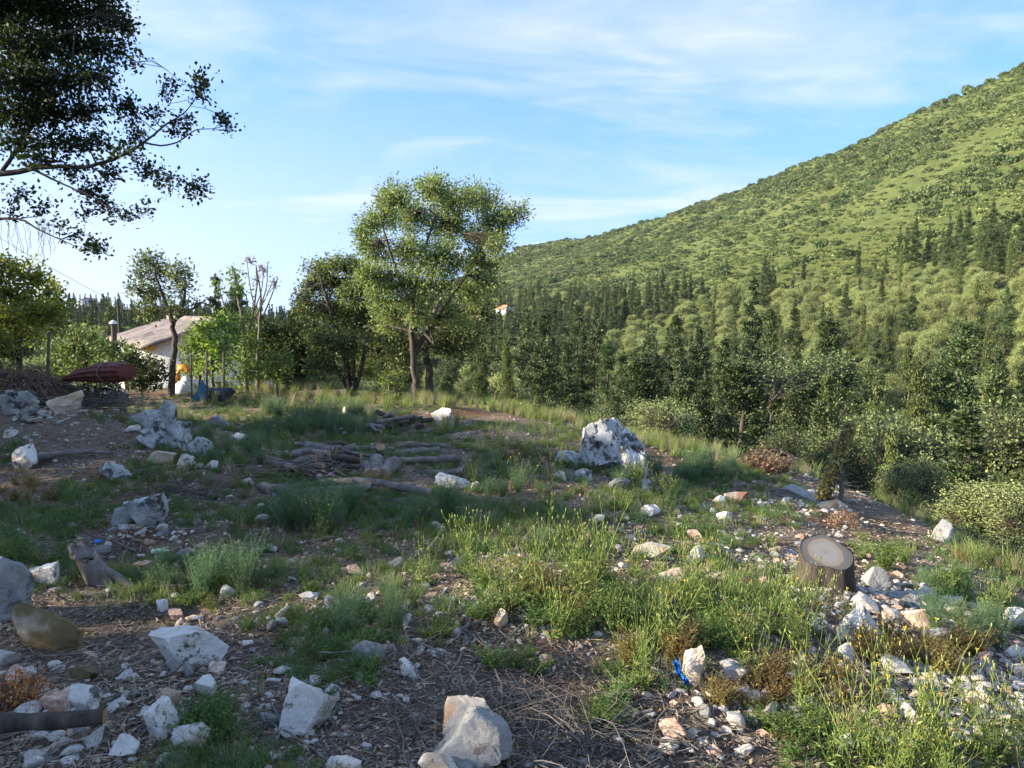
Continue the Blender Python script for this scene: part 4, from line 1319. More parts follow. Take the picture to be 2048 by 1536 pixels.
def odds():
    post(86, 664, 722, 11.5, .022, 'dark leaning stake above the brush heap', 12)
    post(382, 708, 770, 17.2, .02, 'thin dark fence post in front of the white sacks')
    post(413, 700, 772, 17.0, .024, 'tallest thin fence post in front of the blue tarp')
    post(447, 704, 772, 17.0, .024, 'thin fence post in front of the dark tub')
    post(1895 / 2, 860, 870, 15, .02, 'short dark stub post in the grass', 0) if False else None
    # wire of the fence: three strands
    rs = RS(8)
    g = Geo()
    for h in (.25, .5, .75, 1.0):
        q = []
        for u in np.linspace(360, 520, 12):
            p = at(u, 760, 17.0); q.append((p[0], 17.0 + .1 * math.sin(u), Hs(p[0], 17.0) + h + .01 * rs.normal()))
        g.add(*tubes(np.array([q]), np.full((1, 12), .004), 4))
    tag(obj('wire_fence', g.mesh('wire_fence', [M['metal_dark']])), 'rusty thin wire strands strung between the fence posts', 'fence')
    # power line and the pole it runs to
    a, b = at(-500, 150, 34), at(236, 608, 62)
    t = np.linspace(0, 1, 24)
    q = a[None] + (b - a)[None] * t[:, None]; q[:, 2] -= 1.2 * np.sin(t * math.pi) * .4
    tag(obj('overhead_wire', mesh_np('overhead_wire', *tubes(q[None], np.full((1, 24), .016), 4), [M['metal_dark']])), 'thin black overhead wire slanting across the sky at left', 'wire')
    g = Hs(b[0], b[1])
    q = np.array([[[0, 0, -.5], [0, 0, (b[2] - g) * .5], [0, 0, b[2] - g + .1]]])
    tag(obj('utility_pole', mesh_np('utility_pole', *tubes(q, np.array([[.13, .12, .1]]), 8), [M['bark']]), None, (b[0], b[1], g)), 'wooden pole in the trees where the overhead wire ends', 'pole')
    # bundle of ribbed red sheets
    y0 = 11.0
    L0, L1 = at(128, 758, y0), at(254, 744, y0 - .6)
    n, k = 26, 44
    t = np.linspace(0, 1, n)
    prof = .035 + .115 * np.clip(t * 1.5, 0, 1) ** .8 * (1 - .22 * np.clip((t - .86) / .14, 0, 1))
    prof *= 1 - .10 * np.exp(-((t - .72) / .03) ** 2)
    ang = np.arange(k) / k * 2 * math.pi
    V = []
    dx = (L1 - L0)
    side = np.array([-dx[1], dx[0], 0]); side /= np.linalg.norm(side)
    upv = np.cross(dx / np.linalg.norm(dx), side)
    if upv[2] < 0: upv = -upv
    for i in range(n):
        c = dx * t[i] + upv * (.03 * math.sin(t[i] * 3.14))
        rr = prof[i] * (1 + .09 * np.cos(ang * 11 + .4 * math.sin(t[i] * 5)))
        V.append(c + rr[:, None] * (np.cos(ang)[:, None] * side * 1.15 + np.sin(ang)[:, None] * upv * .9))
    V = np.concatenate(V)
    F = np.array([[i * k + j, i * k + (j + 1) % k, (i + 1) * k + (j + 1) % k, (i + 1) * k + j] for i in range(n - 1) for j in range(k)])
    c0, c1 = len(V), len(V) + 1
    V = np.concatenate([V, [[0, 0, 0]], [dx * 1.0 - dx * .02]])
    F3 = np.array([[(n - 1) * k + j, (n - 1) * k + (j + 1) % k, c1] for j in range(k)] + [[(j + 1) % k, j, c0] for j in range(k)])
    th_ = thing('sheet_bundle', 'bundle of dark red ribbed sheeting tied with a strap, lying on the left bank', 'bundle', L0)
    obj('sheets', mesh_np('sheets', V, [F, F3], [M['red_sheet']], smooth=True), th_)
    i = int(n * .72)
    ring = dx * t[i] + upv * .03 * math.sin(t[i] * 3.14) + (prof[i] * 1.12) * (np.cos(ang)[:, None] * side * 1.15 + np.sin(ang)[:, None] * upv * .9)
    ring = np.concatenate([ring, ring[:1]])
    obj('strap', mesh_np('strap', *tubes(ring[None], np.full((1, len(ring)), .012), 5), [M['strap']]), th_)
    # rubbish behind the fence
    def cloth(name, label, cat, u, v, y, w, h, mat, seed, shape):
        p = at(u, v, y); z = Hs(p[0], p[1]); rs = RS(seed)
        a = np.linspace(0, 6.283, 15)[:-1]
        rings = []
        for f, q in shape:
            rings.append(np.stack([np.cos(a) * w / 2 * q * (1 + .25 * rs.normal(size=14)), np.sin(a) * w / 2.6 * q * (1 + .25 * rs.normal(size=14)), np.full(14, f * h) + rs.normal(size=14) * h * .06], 1))
        V = np.concatenate(rings); k = 14
        F = np.array([[i * k + j, i * k + (j + 1) % k, (i + 1) * k + (j + 1) % k, (i + 1) * k + j] for i in range(len(shape) - 1) for j in range(k)])
        V = np.concatenate([V, [[0, 0, shape[-1][0] * h * 1.02]]])
        F3 = np.array([[(len(shape) - 1) * k + j, (len(shape) - 1) * k + (j + 1) % k, len(V) - 1] for j in range(k)])
        return tag(obj(name, mesh_np(name, V, [F, F3], [M[mat]]), None, (p[0], p[1], z - .05)), label, cat)
    cloth('sack', 'white plastic sack slumped behind the fence', 'sack', 366, 752, 19.0, .5, .4, 'sack', 1, [(0, 1), (.3, 1.1), (.65, .8), (.9, .4)])
    cloth('sack', 'upright pale sack behind the slumped white sack', 'sack', 370, 750, 19.6, .3, .42, 'sack', 2, [(0, 1), (.4, 1.), (.8, .7), (1, .3)])
    cloth('tarpaulin', 'crumpled blue green tarpaulin peaked on a fence post', 'tarpaulin', 404, 760, 17.6, .42, .5, 'tarp', 3, [(0, 1.1), (.25, .95), (.55, .55), (.85, .25), (1, .08)])
    cloth('tub', 'dark blue tub heaped with junk behind the fence', 'tub', 440, 765, 17.6, .5, .34, 'tub', 4, [(0, .6), (.3, .8), (.8, 1), (1, .95), (1.05, .7)])
    cloth('sack', 'small white plastic scrap at the end of the red ribbed bundle', 'sack', 262, 775, 13.5, .2, .18, 'sack', 5, [(0, 1), (.5, .8), (1, .4)])
    # orange curved chute
    p = at(352, 752, 20.2); z = Hs(p[0], p[1])
    q = np.array([[[0, 0, -.1], [0, 0, .25], [0.02, 0, .5], [.1, 0, .62], [.24, 0, .64], [.34, 0, .54]]])
    V, F = tubes(q, np.array([[.1, .1, .1, .1, .09, .08]]), 10)
    tag(obj('chute', mesh_np('chute', V, F, [M['orange']]), None, (p[0], p[1], z)), 'orange curved chute standing behind the oak trunk', 'chute')


odds()


# ------------------------------------------------------------------ rocks
_ICO = {}


def ico(sub):
    if sub not in _ICO:
        import bmesh
        bm = bmesh.new()
        bmesh.ops.create_icosphere(bm, subdivisions=sub, radius=1)
        bm.verts.ensure_lookup_table()
        _ICO[sub] = (np.array([v.co[:] for v in bm.verts]), np.array([[v.index for v in f.verts] for f in bm.faces]))
        bm.free()
    return _ICO[sub]


def rock_shape(seed, sub=4, cuts=11, rough=.13, fine=.035, pit=0.0):
    rs = RS(seed)
    P, F = ico(sub)
    P = P.copy()
    for _ in range(cuts):
        n = unit(rs, 1)[0]
        d = rs.uniform(.34, .78)
        e = P @ n - d
        P = P - np.maximum(e, 0)[:, None] * n
    P = P / np.abs(P).max(0)
    nn = noise3(P + seed, 1.3, seed) * rough + noise3(P + seed, 4.5, seed + 3) * fine + noise3(P, 11, seed + 5) * fine * .8 + noise3(P, 23, seed + 8) * fine * .5
    if pit:
        k = noise3(P + 3, 5.5, seed + 9)
        nn = nn - pit * np.clip(k - .12, 0, 1)
    r = np.linalg.norm(P, axis=1, keepdims=True) + 1e-6
    P = P + P / r * nn[:, None]
    return P, F


ROCKS = [
    (130, 832, 72, 44, 'lime_tan', 'tan limestone block on the bank below the brush heap'),
    (40, 838, 70, 52, 'lime_lichen', 'pale jagged rock at the left edge beside the tan block'),
    (204, 815, 90, 46, 'lime_grey', 'dark grey lichened rock under the red ribbed bundle'),
    (140, 792, 40, 18, 'lime_lichen', 'small white rock left of the dark grey lichened rock'),
    (345, 905, 118, 60, 'lime_lichen', 'big black speckled limestone outcrop on the left bank'),
    (402, 918, 60, 40, 'lime_lichen', 'sloping speckled slab on the right of the big speckled outcrop'),
    (300, 900, 50, 40, 'lime_lichen', 'blocky speckled rock on the left of the big speckled outcrop'),
    (372, 935, 42, 22, 'lime', 'white fragment under the sloping speckled slab'),
    (425, 942, 30, 18, 'lime', 'small white fragment right of the sloping speckled slab'),
    (272, 868, 34, 20, 'lime', 'small pale rock left above the big speckled outcrop'),
    (288, 856, 70, 36, 'lime_grey', 'low grey rock above the speckled outcrop'),
    (330, 850, 42, 48, 'lime_lichen', 'upright pitted rock crowning the speckled outcrop'),
    (330, 930, 60, 30, 'lime_tan', 'low tan and white rock at the foot of the speckled outcrop'),
    (440, 862, 46, 28, 'lime_grey', 'weathered grey rock right of the speckled outcrop'),
    (478, 885, 46, 20, 'lime', 'flat white rock far right of the speckled outcrop'),
    (45, 948, 70, 58, 'lime', 'large white and tan boulder beside the fallen branch at left'),
    (20, 880, 30, 20, 'lime', 'small white rock above the white and tan boulder'),
    (302, 1062, 96, 66, 'lime_lichen', 'speckled limestone hump in the middle of the left slope'),
    (245, 1052, 44, 34, 'lime_grey', 'plain grey rock left of the speckled hump'),
    (240, 972, 66, 44, 'lime_lichen', 'broken white rubble rock between outcrop and hump'),
    (2, 1262, 124, 128, 'lime_grey', 'huge smooth grey boulder cut by the left edge'),
    (92, 1172, 78, 50, 'lime', 'angular white rock behind the huge grey boulder'),
    (112, 1318, 132, 106, 'lime_moss', 'brown mossy boulder in front of the huge grey boulder'),
    (168, 1424, 84, 70, 'lime', 'white pitted rock below the brown mossy boulder'),
    (174, 1366, 60, 40, 'lime_moss', 'small olive brown stone behind the white pitted rock'),
    (385, 1342, 150, 88, 'lime', 'large white slab with rusty streaks in the left foreground'),
    (348, 1346, 38, 32, 'lime_grey', 'round grey stone tucked under the white slab'),
    (405, 1398, 56, 42, 'lime', 'white knobbly stone just below the white slab'),
    (338, 1420, 48, 40, 'lime_tan', 'orange tan stone behind the twin white rocks'),
    (326, 1490, 72, 84, 'lime', 'left one of the twin white rocks at lower left'),
    (384, 1508, 84, 62, 'lime', 'right one of the twin white rocks at lower left'),
    (250, 1520, 60, 44, 'lime', 'white rock with brown moss tuft left of the twin rocks'),
    (612, 1482, 108, 118, 'lime', 'cracked white and rust rock with a branch across it'),
    (655, 1398, 52, 28, 'lime', 'small white rock on the right shoulder of the cracked rock'),
    (538, 1460, 42, 36, 'lime_grey', 'squarish grey stone left of the cracked rock'),
    (572, 1458, 26, 32, 'lime', 'egg shaped white stone against the cracked rock'),
    (925, 1492, 124, 96, 'lime_tan', 'pointed tan rock behind the rounded grey boulder'),
    (946, 1556, 160, 124, 'lime_grey', 'rounded grey pitted boulder at the bottom centre'),
    (882, 1572, 92, 60, 'lime', 'white rock left of the rounded grey boulder at the bottom edge'),
    (686, 1564, 72, 48, 'lime', 'white rock with brown lichen at the bottom edge'),
    (820, 1364, 48, 40, 'lime', 'single white stone in the bare twig litter'),
    (664, 1228, 40, 34, 'lime', 'pointed white stone left of the centre'),
    (620, 1202, 42, 18, 'lime', 'flat white stone chip beside a few smaller chips'),
    (455, 1198, 32, 26, 'lime', 'white stone under the blue green herb tuft'),
    (325, 1226, 28, 28, 'lime', 'round white stone in the left grass'),
    (806, 1256, 32, 28, 'lime', 'white stone near the forked dry sticks'),
    (1000, 1258, 30, 36, 'lime_tan', 'upright pale stone in the weeds near the centre'),
    (1086, 1336, 34, 28, 'lime_tan', 'small rusty stone half buried in dark soil'),
    (1384, 1374, 50, 74, 'lime_tan', 'upright tan rock beside the blue plastic scrap'),
    (1722, 1294, 92, 76, 'lime', 'long white rock sloping down to the right below the stump'),
    (1640, 1278, 48, 42, 'lime', 'white rock in the weeds below the stump'),
    (1694, 1332, 44, 46, 'lime', 'white and tan rock below the long white rock'),
    (1775, 1303, 22, 22, 'lime', 'small white stone at the end of the long white rock'),
    (1838, 1262, 64, 42, 'lime_red', 'pink and red stained rock in the rubble right of the stump'),
    (1790, 1248, 58, 32, 'lime', 'white layered rock in the rubble below the stump'),
    (1745, 1180, 60, 40, 'lime_grey', 'flat grey rubble slab beside the stump'),
    (1812, 1210, 90, 30, 'lime_grey', 'long layered slab in the rubble right of the stump'),
    (1905, 1212, 46, 18, 'lime', 'thin white slab at the right end of the rubble'),
    (1200, 950, 104, 112, 'lime_lichen', 'tall pale limestone outcrop at the clearing edge'),
    (1272, 976, 66, 118, 'lime_lichen', 'steep split slab on the right of the tall outcrop'),
    (1142, 940, 56, 52, 'lime_lichen', 'low speckled rock on the left of the tall outcrop'),
    (1166, 968, 40, 34, 'lime_lichen', 'white rock at the foot of the tall outcrop'),
    (1290, 990, 30, 40, 'lime_lichen', 'narrow rock at the right foot of the split slab'),
    (1236, 984, 44, 26, 'lime_grey', 'brown grey rubble block between the tall outcrop and split slab'),
    (1120, 962, 34, 20, 'lime', 'small white rock left below the tall outcrop'),
    (1222, 915, 36, 40, 'lime_lichen', 'knob of rock on the right shoulder of the tall outcrop'),
    (884, 856, 42, 36, 'lime', 'pale rock right of the tall forked trunk'),
    (702, 830, 34, 16, 'lime', 'small pale rock in the tall grass left of the forked tree'),
    (906, 980, 70, 28, 'lime', 'flat white rock in the herbs below the log pile'),
    (952, 985, 24, 20, 'lime', 'white stone right of the flat white rock'),
    (1296, 1118, 78, 34, 'lime_tan', 'long pale stone behind the tall yellow weeds'),
    (1340, 1172, 96, 34, 'lime_red', 'low rusty red rock in front of the long pale stone'),
    (1390, 1130, 40, 34, 'lime', 'white rock right of the long pale stone'),
    (1300, 1036, 42, 26, 'lime', 'white rock in the grass below the tall outcrop'),
    (1470, 1012, 46, 34, 'lime_red', 'brownish rock in front of the grey rubble bank'),
    (1440, 1012, 26, 20, 'lime', 'white stone left of the brownish rock'),
    (1446, 1046, 32, 22, 'lime', 'white block below the brownish rock'),
    (1580, 1000, 90, 26, 'lime_grey', 'grey rubble bank at the clearing edge'),
    (1665, 1022, 60, 22, 'lime_tan', 'pale gravelly bank under the dead stake'),
    (1880, 1088, 46, 46, 'lime_grey', 'rounded grey rock at the right under the feathery conifer'),
    (1620, 1100, 60, 22, 'lime_grey', 'flat grey slab just behind the stump'),
    (1552, 1112, 40, 20, 'lime', 'white slab left of the slab behind the stump'),
    (2020, 1252, 60, 40, 'lime', 'white rock cut by the right edge'),
    (1960, 1398, 34, 28, 'lime', 'white stone among the lower right rubble'),
    (2030, 1320, 40, 30, 'lime', 'white stone at the right edge above the rubble'),
    (1690, 1512, 40, 46, 'lime', 'white stone behind the bright weeds at the bottom right'),
    (1330, 1512, 34, 24, 'lime_tan', 'tan stone among twigs at the bottom right of centre'),
]


def rocks():
    for i, (u, v, w, h, m, lab) in enumerate(ROCKS):
        p = hit(u, v - h * .12)
        px = p[1] / FPX
        W, Hh = w * px, h * px
        D = max(W * .6, Hh * .8)
        big = w > 60
        pit = .55 if m == 'lime_lichen' else (.2 if m == 'lime_moss' else .1)
        P, F = rock_shape(900 + i * 7, 5 if big else 4, (6 if w > 100 else 9) if m == 'lime_grey' else 15, .2 if m in ('lime_lichen', 'lime_grey') else .13, .075 if m == 'lime_lichen' else .055, pit)
        P = P * np.array([W * .57, D * .55, Hh * .68])
        me = mesh_np('rock', P, F, [M[m]], smooth=True)
        me.set_sharp_from_angle(angle=math.radians(24))
        y = p[1] + D * .3
        x = p[0] * y / p[1]
        o = obj('rock', me, None, (x, y, Hs(x, y) + Hh * .30))
        tag(o, lab, 'rock')


rocks()


def spot(u, v):
    if v < 900:
        return 'on the bank under the brush heap' if u < 250 else 'in the back grass beside the house' if u < 560 else 'near the foot of the forked tree' if u < 950 else 'at the back edge of the clearing'
    if v < 1060:
        return 'around the speckled outcrop' if u < 480 else 'beside the log heap' if u < 900 else 'around the tall pale outcrop' if u < 1380 else 'by the grey rubble bank'
    if v < 1230:
        return 'around the rotten stump' if u < 400 else 'on the mid slope left of centre' if u < 900 else 'behind the yellow weeds' if u < 1400 else 'around the sawn stump' if u < 1700 else 'in the rubble right of the sawn stump'
    if v < 1390:
        return 'around the brown mossy boulder' if u < 260 else 'around the large white slab' if u < 520 else 'above the cracked rock' if u < 780 else 'left of the upright tan rock' if u < 1250 else 'beside the upright tan rock' if u < 1560 else 'below the long white rock'
    return 'in the lower left corner' if u < 280 else 'around the twin white rocks' if u < 480 else 'around the cracked rock' if u < 760 else 'around the bottom centre boulders' if u < 1080 else 'below the blue plastic scrap' if u < 1550 else 'in the lower right corner'


def stones():
    rs = RS(31)
    shapes = [mesh_np('stone', *[(q[0] * np.array([1, .8, .6]), q[1]) for q in [rock_shape(40 + i, 3, 9, .1, .04)]][0], [M[['lime', 'lime', 'lime', 'lime_tan', 'lime_grey', 'lime', 'lime_red', 'lime'][i]]], smooth=False) for i in range(8)]
    zones = [(130, 1430, 170, 110, 60), (1830, 1200, 120, 55, 70), (1880, 1380, 170, 120, 70), (1580, 1010, 130, 30, 30), (1450, 1420, 200, 90, 35), (350, 1150, 300, 120, 45), (900, 1180, 300, 130, 40), (1450, 1060, 300, 60, 30), (80, 830, 100, 40, 20), (1600, 1130, 90, 40, 25), (600, 1300, 300, 120, 40), (450, 960, 150, 60, 20)]
    pts = []
    for u, v, ru, rv, n in zones:
        for _ in range(n):
            a, b = rs.normal() * ru * .5, rs.normal() * rv * .5
            if 20 < v + b < 1560 and v + b > 800:
                pts.append((u + a, v + b))
    rs.shuffle(pts)
    far = []
    for k, (u, v) in enumerate(pts):
        p = hit(u, v)
        if p[1] > 22: continue
        s = rs.choice([.024, .034, .046, .065], p=[.3, .33, .25, .12]) * rs.uniform(.8, 1.2) * (1 + .06 * p[1])
        if k < 300:
            o = obj('stone', shapes[rs.randint(0, 8)], None, (p[0], p[1], p[2] + s * .25))
            o.scale = (s, s * rs.uniform(.7, 1.2), s * rs.uniform(.7, 1.1)); o.rotation_euler = (rs.normal() * .3, rs.normal() * .3, rs.uniform(0, 6.28))
            tag(o, 'small pale stone lying loose ' + spot(u, v), 'stone', 'loose stones ' + spot(u, v))
    # gravel
    n = 15000
    y = np.exp(rs.uniform(math.log(2.0), math.log(15), n)); x = y * rs.uniform(-.74, .8, n)
    f = fbm(x / 1.1, y / 1.1, 71, 3) + .25 * np.clip(x / 4, 0, 1)
    kp = f > rs.uniform(.38, .85, n)
    x, y = x[kp], y[kp]
    gs = rs.uniform(.005, .019, len(x)) * rs.uniform(.6, 1.6, len(x)) * (1 + .07 * y)
    ex = []
    for u, v, ru, rv, n in ((1760, 1190, 70, 30, 60), (1850, 1235, 90, 35, 80), (1930, 1330, 100, 50, 110), (1990, 1420, 90, 60, 90), (1600, 1015, 110, 16, 70), (90, 825, 90, 22, 70), (130, 1440, 120, 70, 90), (1450, 1430, 160, 80, 60), (1600, 1120, 60, 20, 40), (700, 1240, 200, 70, 60), (330, 1060, 120, 40, 40), (1300, 1080, 200, 60, 50)):
        for _ in range(n):
            p = hit(u + rs.normal() * ru * .6, min(1560, v + rs.normal() * rv * .6))
            if p[1] < 20: ex.append((p[0], p[1], rs.uniform(.014, .04) * (1 + .06 * p[1])))
    ex = np.array(ex)
    x, y, gs = np.concatenate([x, ex[:, 0]]), np.concatenate([y, ex[:, 1]]), np.concatenate([gs, ex[:, 2]])
    z = H(x, y)
    scatter('gravel', shapes, np.stack([x, y, z + .002], 1), rs.uniform(0, 6.28, len(x)), gs, rs.choice(8, len(x)),
            'small pale stone chips and rubble strewn over the soil', 'gravel')


stones()


# ------------------------------------------------------------------ wood: logs, stumps, sticks, litter
def cap_disc(c, n, r, k=14, seed=0):
    rs = RS(seed)
    n = n / np.linalg.norm(n)
    a = np.cross(n, [0, 0, 1.]) if abs(n[2]) < .9 else np.cross(n, [1., 0, 0]); a /= np.linalg.norm(a)
    b = np.cross(n, a)
    t = np.arange(k) / k * 2 * math.pi
    V = np.concatenate([[c], c + r * (np.cos(t)[:, None] * a + np.sin(t)[:, None] * b)])
    F = np.array([[0, 1 + j, 1 + (j + 1) % k] for j in range(k)])
    return V, F


def log(p, d, length, r, seed, label, group=None, mat='bark', name='log', cut=True, taper=.8, bend=.03):
    """a cut log: bark and two sawn faces"""
    rs = RS(seed)
    d = np.asarray(d, float); d = d / np.linalg.norm(d)
    k = 9
    t = np.linspace(-.5, .5, k)
    q = d[None] * (t * length)[:, None]
    q[1:-1] += rs.normal(size=(k - 2, 3)) * r * .12
    q += np.cos(t * math.pi)[:, None] * rs.normal(size=3) * length * bend
    R = np.linspace(r, r * taper, k) * (1 + .11 * rs.normal(size=k))
    V, F = tubes(q[None], R[None], 12)
    o = obj(name, mesh_np(name, V, F, [M[mat]], smooth=True), None, p)
    tag(o, label, 'log' if name == 'log' else name, group)
    if cut:
        for e, sg in ((0, -1), (k - 1, 1)):
            V, F = cap_disc(q[e] + d * sg * .002, d * sg, R[e] * .985, 12, seed)
            obj('cut_face', mesh_np('cut_face', V, F, [M['cutwood']]), o)
    return o


def wood():
    rs = RS(64)
    k = 0
    # heap of small logs (left part), radiating logs, stack at the tree foot
    for cu, cv, su, sv, n, lab, grp, L, R in (
            (640, 935, 60, 14, 24, 'short rough log in the tumbled heap left of the sawn log ends', 'logs of the tumbled heap', (.35, .95), (.025, .06)),
            (785, 862, 48, 9, 22, 'short dark log in the low stack at the foot of the forked tree', 'logs stacked at the tree foot', (.3, .8), (.03, .055))):
        for i in range(n):
            u, v = cu + rs.normal() * su * .55, cv + rs.normal() * sv * .6
            p = hit(u, v)
            r = rs.uniform(*R)
            zz = p[2] + r + max(0, (.22 * (1 - abs(u - cu) / su / 1.2))) * rs.uniform(0, 1)
            a = rs.normal() * .6 if rs.uniform() < .7 else rs.uniform(0, 3.14)
            log((p[0], p[1], zz), (math.cos(a), math.sin(a), rs.normal() * .12), rs.uniform(*L), r, 300 + k, lab, grp, 'deadwood' if i % 3 else 'bark')
            k += 1
    spec = [(752, 948, .085, (.15, -1, -.05), .6, 'thick log with its round sawn end facing the camera'),
            (778, 950, .085, (-.1, -1, -.05), .55, 'thick log with sawn end beside its twin'),
            (734, 948, .06, (.3, -1, 0), .5, 'thinner log end left of the two sawn ends'),
            (762, 930, .062, (.1, -.6, .6), .34, 'pale log stub sticking up from the sawn logs'),
            (820, 925, .05, (1, .35, -.05), 1.3, 'long grey log slanting right of the sawn ends'),
            (835, 945, .045, (1, -.1, 0), 1.1, 'long weathered log lying right of the sawn ends'),
            (812, 912, .05, (1, .7, 0), 1.0, 'grey log behind the sawn ends'),
            (705, 950, .05, (.55, 1, .15), .9, 'split pale log leaning between heap and sawn ends'),
            (725, 905, .035, (1, .25, 0), .8, 'thin log lying behind the split pale log'),
            (560, 990, .05, (1, -.7, 0), .6, 'log end below the tumbled heap at left'),
            (640, 985, .045, (1, .2, 0), 1.0, 'long log in the grass below the tumbled heap'),
            (745, 985, .05, (1, -.35, 0), 1.3, 'mossy grey log in the herbs below the sawn ends'),
            (775, 1000, .04, (1, -.4, 0), .9, 'thin grey log below the mossy grey log'),
            (842, 895, .03, (1, 0, 0), .7, 'thin pale log behind the log pile at right')]
    for u, v, r, d, L, lab in spec:
        p = hit(u, v)
        log((p[0], p[1], p[2] + r * .8 + (.07 if 'stub' in lab else 0)), d, L, r, 400 + k, lab, None, 'deadwood'); k += 1
    # fallen branch at left, thick log at the lower left, brown chunk of a trunk
    p = hit(150, 922)
    log((p[0], p[1], p[2] + .06), (1, .25, .02), .75, .04, 501, 'fallen grey branch beside the white and tan boulder', None, 'deadwood', taper=.5, bend=.06)
    p = hit(60, 1490)
    log((p[0], p[1], p[2] + .10), (1, .1, .0), .55, .043, 502, 'thick dark dead branch at the lower left corner', None, 'bark', taper=.7, bend=.09)
    # rotten split stump
    p = hit(222, 1165)
    st = thing('rotten_stump', 'grey rotten stump leaning left of the blue green herb tuft', 'stump', p)
    px = p[1] / FPX
    k_, n = 18, 12
    V = []
    a = np.arange(k_) / k_ * 6.283
    for i in range(n):
        t = i / (n - 1)
        rr = (.115 - .025 * t) * (1 + .12 * np.cos(a * 2 + 1) + .07 * np.cos(a * 9 + t * 3) + .03 * rs.normal(size=k_))
        top = .02 * rs.normal(size=k_) * (t > .9)
        V.append(np.stack([-.14 * t + rr * np.cos(a), rr * .75 * np.sin(a) - .05 * t, -.08 + .30 * t + top - .05 * np.cos(a + .5) * t], 1))
    V.append(np.stack([-.13 + .05 * np.cos(a), .04 * np.sin(a) - .05, np.full(k_, .17)], 1))
    V = np.concatenate(V); n += 1
    F = np.array([[i * k_ + j, i * k_ + (j + 1) % k_, (i + 1) * k_ + (j + 1) % k_, (i + 1) * k_ + j] for i in range(n - 1) for j in range(k_)])
    obj('shell', mesh_np('stump_shell', V, F, [M['deadwood']], smooth=False), st)
    q = np.array([[[.0, -.04, .10], [.1, -.07, .05], [.2, -.1, .0], [.34, -.14, -.05]]])
    obj('root', mesh_np('stump_root', *tubes(q, np.array([[.02, .028, .024, .012]]), 8), [M['deadwood']], smooth=True), st)
    # sawn stump with slanting face
    p = hit(1662, 1178)
    st = thing('tree_stump', 'broad sawn stump with slanting grey cut face at right', 'stump', (p[0], p[1] + .12, p[2]))
    px = p[1] / FPX
    R0 = 50 * px
    k_ = 40
    a = np.arange(k_) / k_ * 6.283
    shape = 1 + .10 * np.cos(a * 2 + .6) + .07 * np.cos(a * 3 + 2) + .04 * np.cos(a * 5)
    hgt = 66 * px
    V = []
    for i, t in enumerate(np.linspace(0, 1, 9)):
        rr = R0 * (1.22 - .35 * t + .13 * t * t) * (shape + .05 * np.cos(a * 9) * (1 - t))
        zt = -.1 + (hgt + .1 + rr * np.sin(a) * .55 * 1) * t + R0 * .0
        V.append(np.stack([rr * np.cos(a), rr * np.sin(a) * .85, zt], 1))
    rimt = V[-1]
    V.append(np.concatenate([rimt * np.array([.97, .97, 1]) + np.array([0, -.004, .006])]))
    V = np.concatenate(V)
    F = np.array([[i * k_ + j, i * k_ + (j + 1) % k_, (i + 1) * k_ + (j + 1) % k_, (i + 1) * k_ + j] for i in range(9) for j in range(k_)])
    obj('bark', mesh_np('stump_bark', V, F, [M['bark']], smooth=True), st)
    rings = [rimt * np.array([q, q, 1]) * np.array([1, 1, 0]) + np.array([0, 0, 1]) * (hgt + (rimt[:, 2:3] - hgt) * q + .005) for q in (.965, .7, .4, .02)]
    Vt = np.concatenate(rings)
    Ft = np.array([[i * k_ + j, i * k_ + (j + 1) % k_, (i + 1) * k_ + (j + 1) % k_, (i + 1) * k_ + j] for i in range(3) for j in range(k_)])
    m, N, L = newmat('stump_face')
    out = N.new('ShaderNodeOutputMaterial'); pb = N.new('ShaderNodeBsdfPrincipled'); pb.inputs['Roughness'].default_value = .8
    tc = N.new('ShaderNodeTexCoord'); ln = N.new('ShaderNodeVectorMath'); ln.operation = 'LENGTH'
    no = N.new('ShaderNodeTexNoise'); no.inputs['Scale'].default_value = 9; no.inputs['Detail'].default_value = 6
    mp = N.new('ShaderNodeMapping'); mp.inputs['Scale'].default_value = (1, 1.15, 0)
    L.new(tc.outputs['Object'], mp.inputs[0]); L.new(mp.outputs[0], ln.inputs[0]); L.new(tc.outputs['Object'], no.inputs['Vector'])
    ma = N.new('ShaderNodeMath'); ma.operation = 'MULTIPLY_ADD'; ma.inputs[1].default_value = .06
    L.new(no.outputs['Fac'], ma.inputs[0]); L.new(ln.outputs['Value'], ma.inputs[2])
    mr = N.new('ShaderNodeMapRange'); mr.inputs['From Max'].default_value = R0 * 1.05 + .03; L.new(ma.outputs[0], mr.inputs['Value'])
    rp = ramp(N, [(0, (.17, .155, .14)), (.45, (.21, .195, .18)), (.64, (.18, .165, .15)), (.69, (.24, .15, .085)), (.73, (.10, .095, .09)), (1, (.08, .075, .07))])
    L.new(mr.outputs[0], rp.inputs[0])
    wv = N.new('ShaderNodeMath'); wv.operation = 'SINE'; mu = N.new('ShaderNodeMath'); mu.operation = 'MULTIPLY'; mu.inputs[1].default_value = 420
    L.new(ma.outputs[0], mu.inputs[0]); L.new(mu.outputs[0], wv.inputs[0])
    hv = N.new('ShaderNodeHueSaturation'); mr2 = N.new('ShaderNodeMapRange'); mr2.inputs['From Min'].default_value = -1; mr2.inputs['To Min'].default_value = .93; mr2.inputs['To Max'].default_value = 1.04
    L.new(wv.outputs[0], mr2.inputs['Value']); L.new(mr2.outputs[0], hv.inputs['Value']); L.new(rp.outputs[0], hv.inputs['Color'])
    L.new(hv.outputs[0], pb.inputs['Base Color']); L.new(pb.outputs[0], out.inputs[0])
    obj('cut_face', mesh_np('stump_cut_face', Vt, Ft, [m], smooth=True), st)

    # sticks
    shapes = []
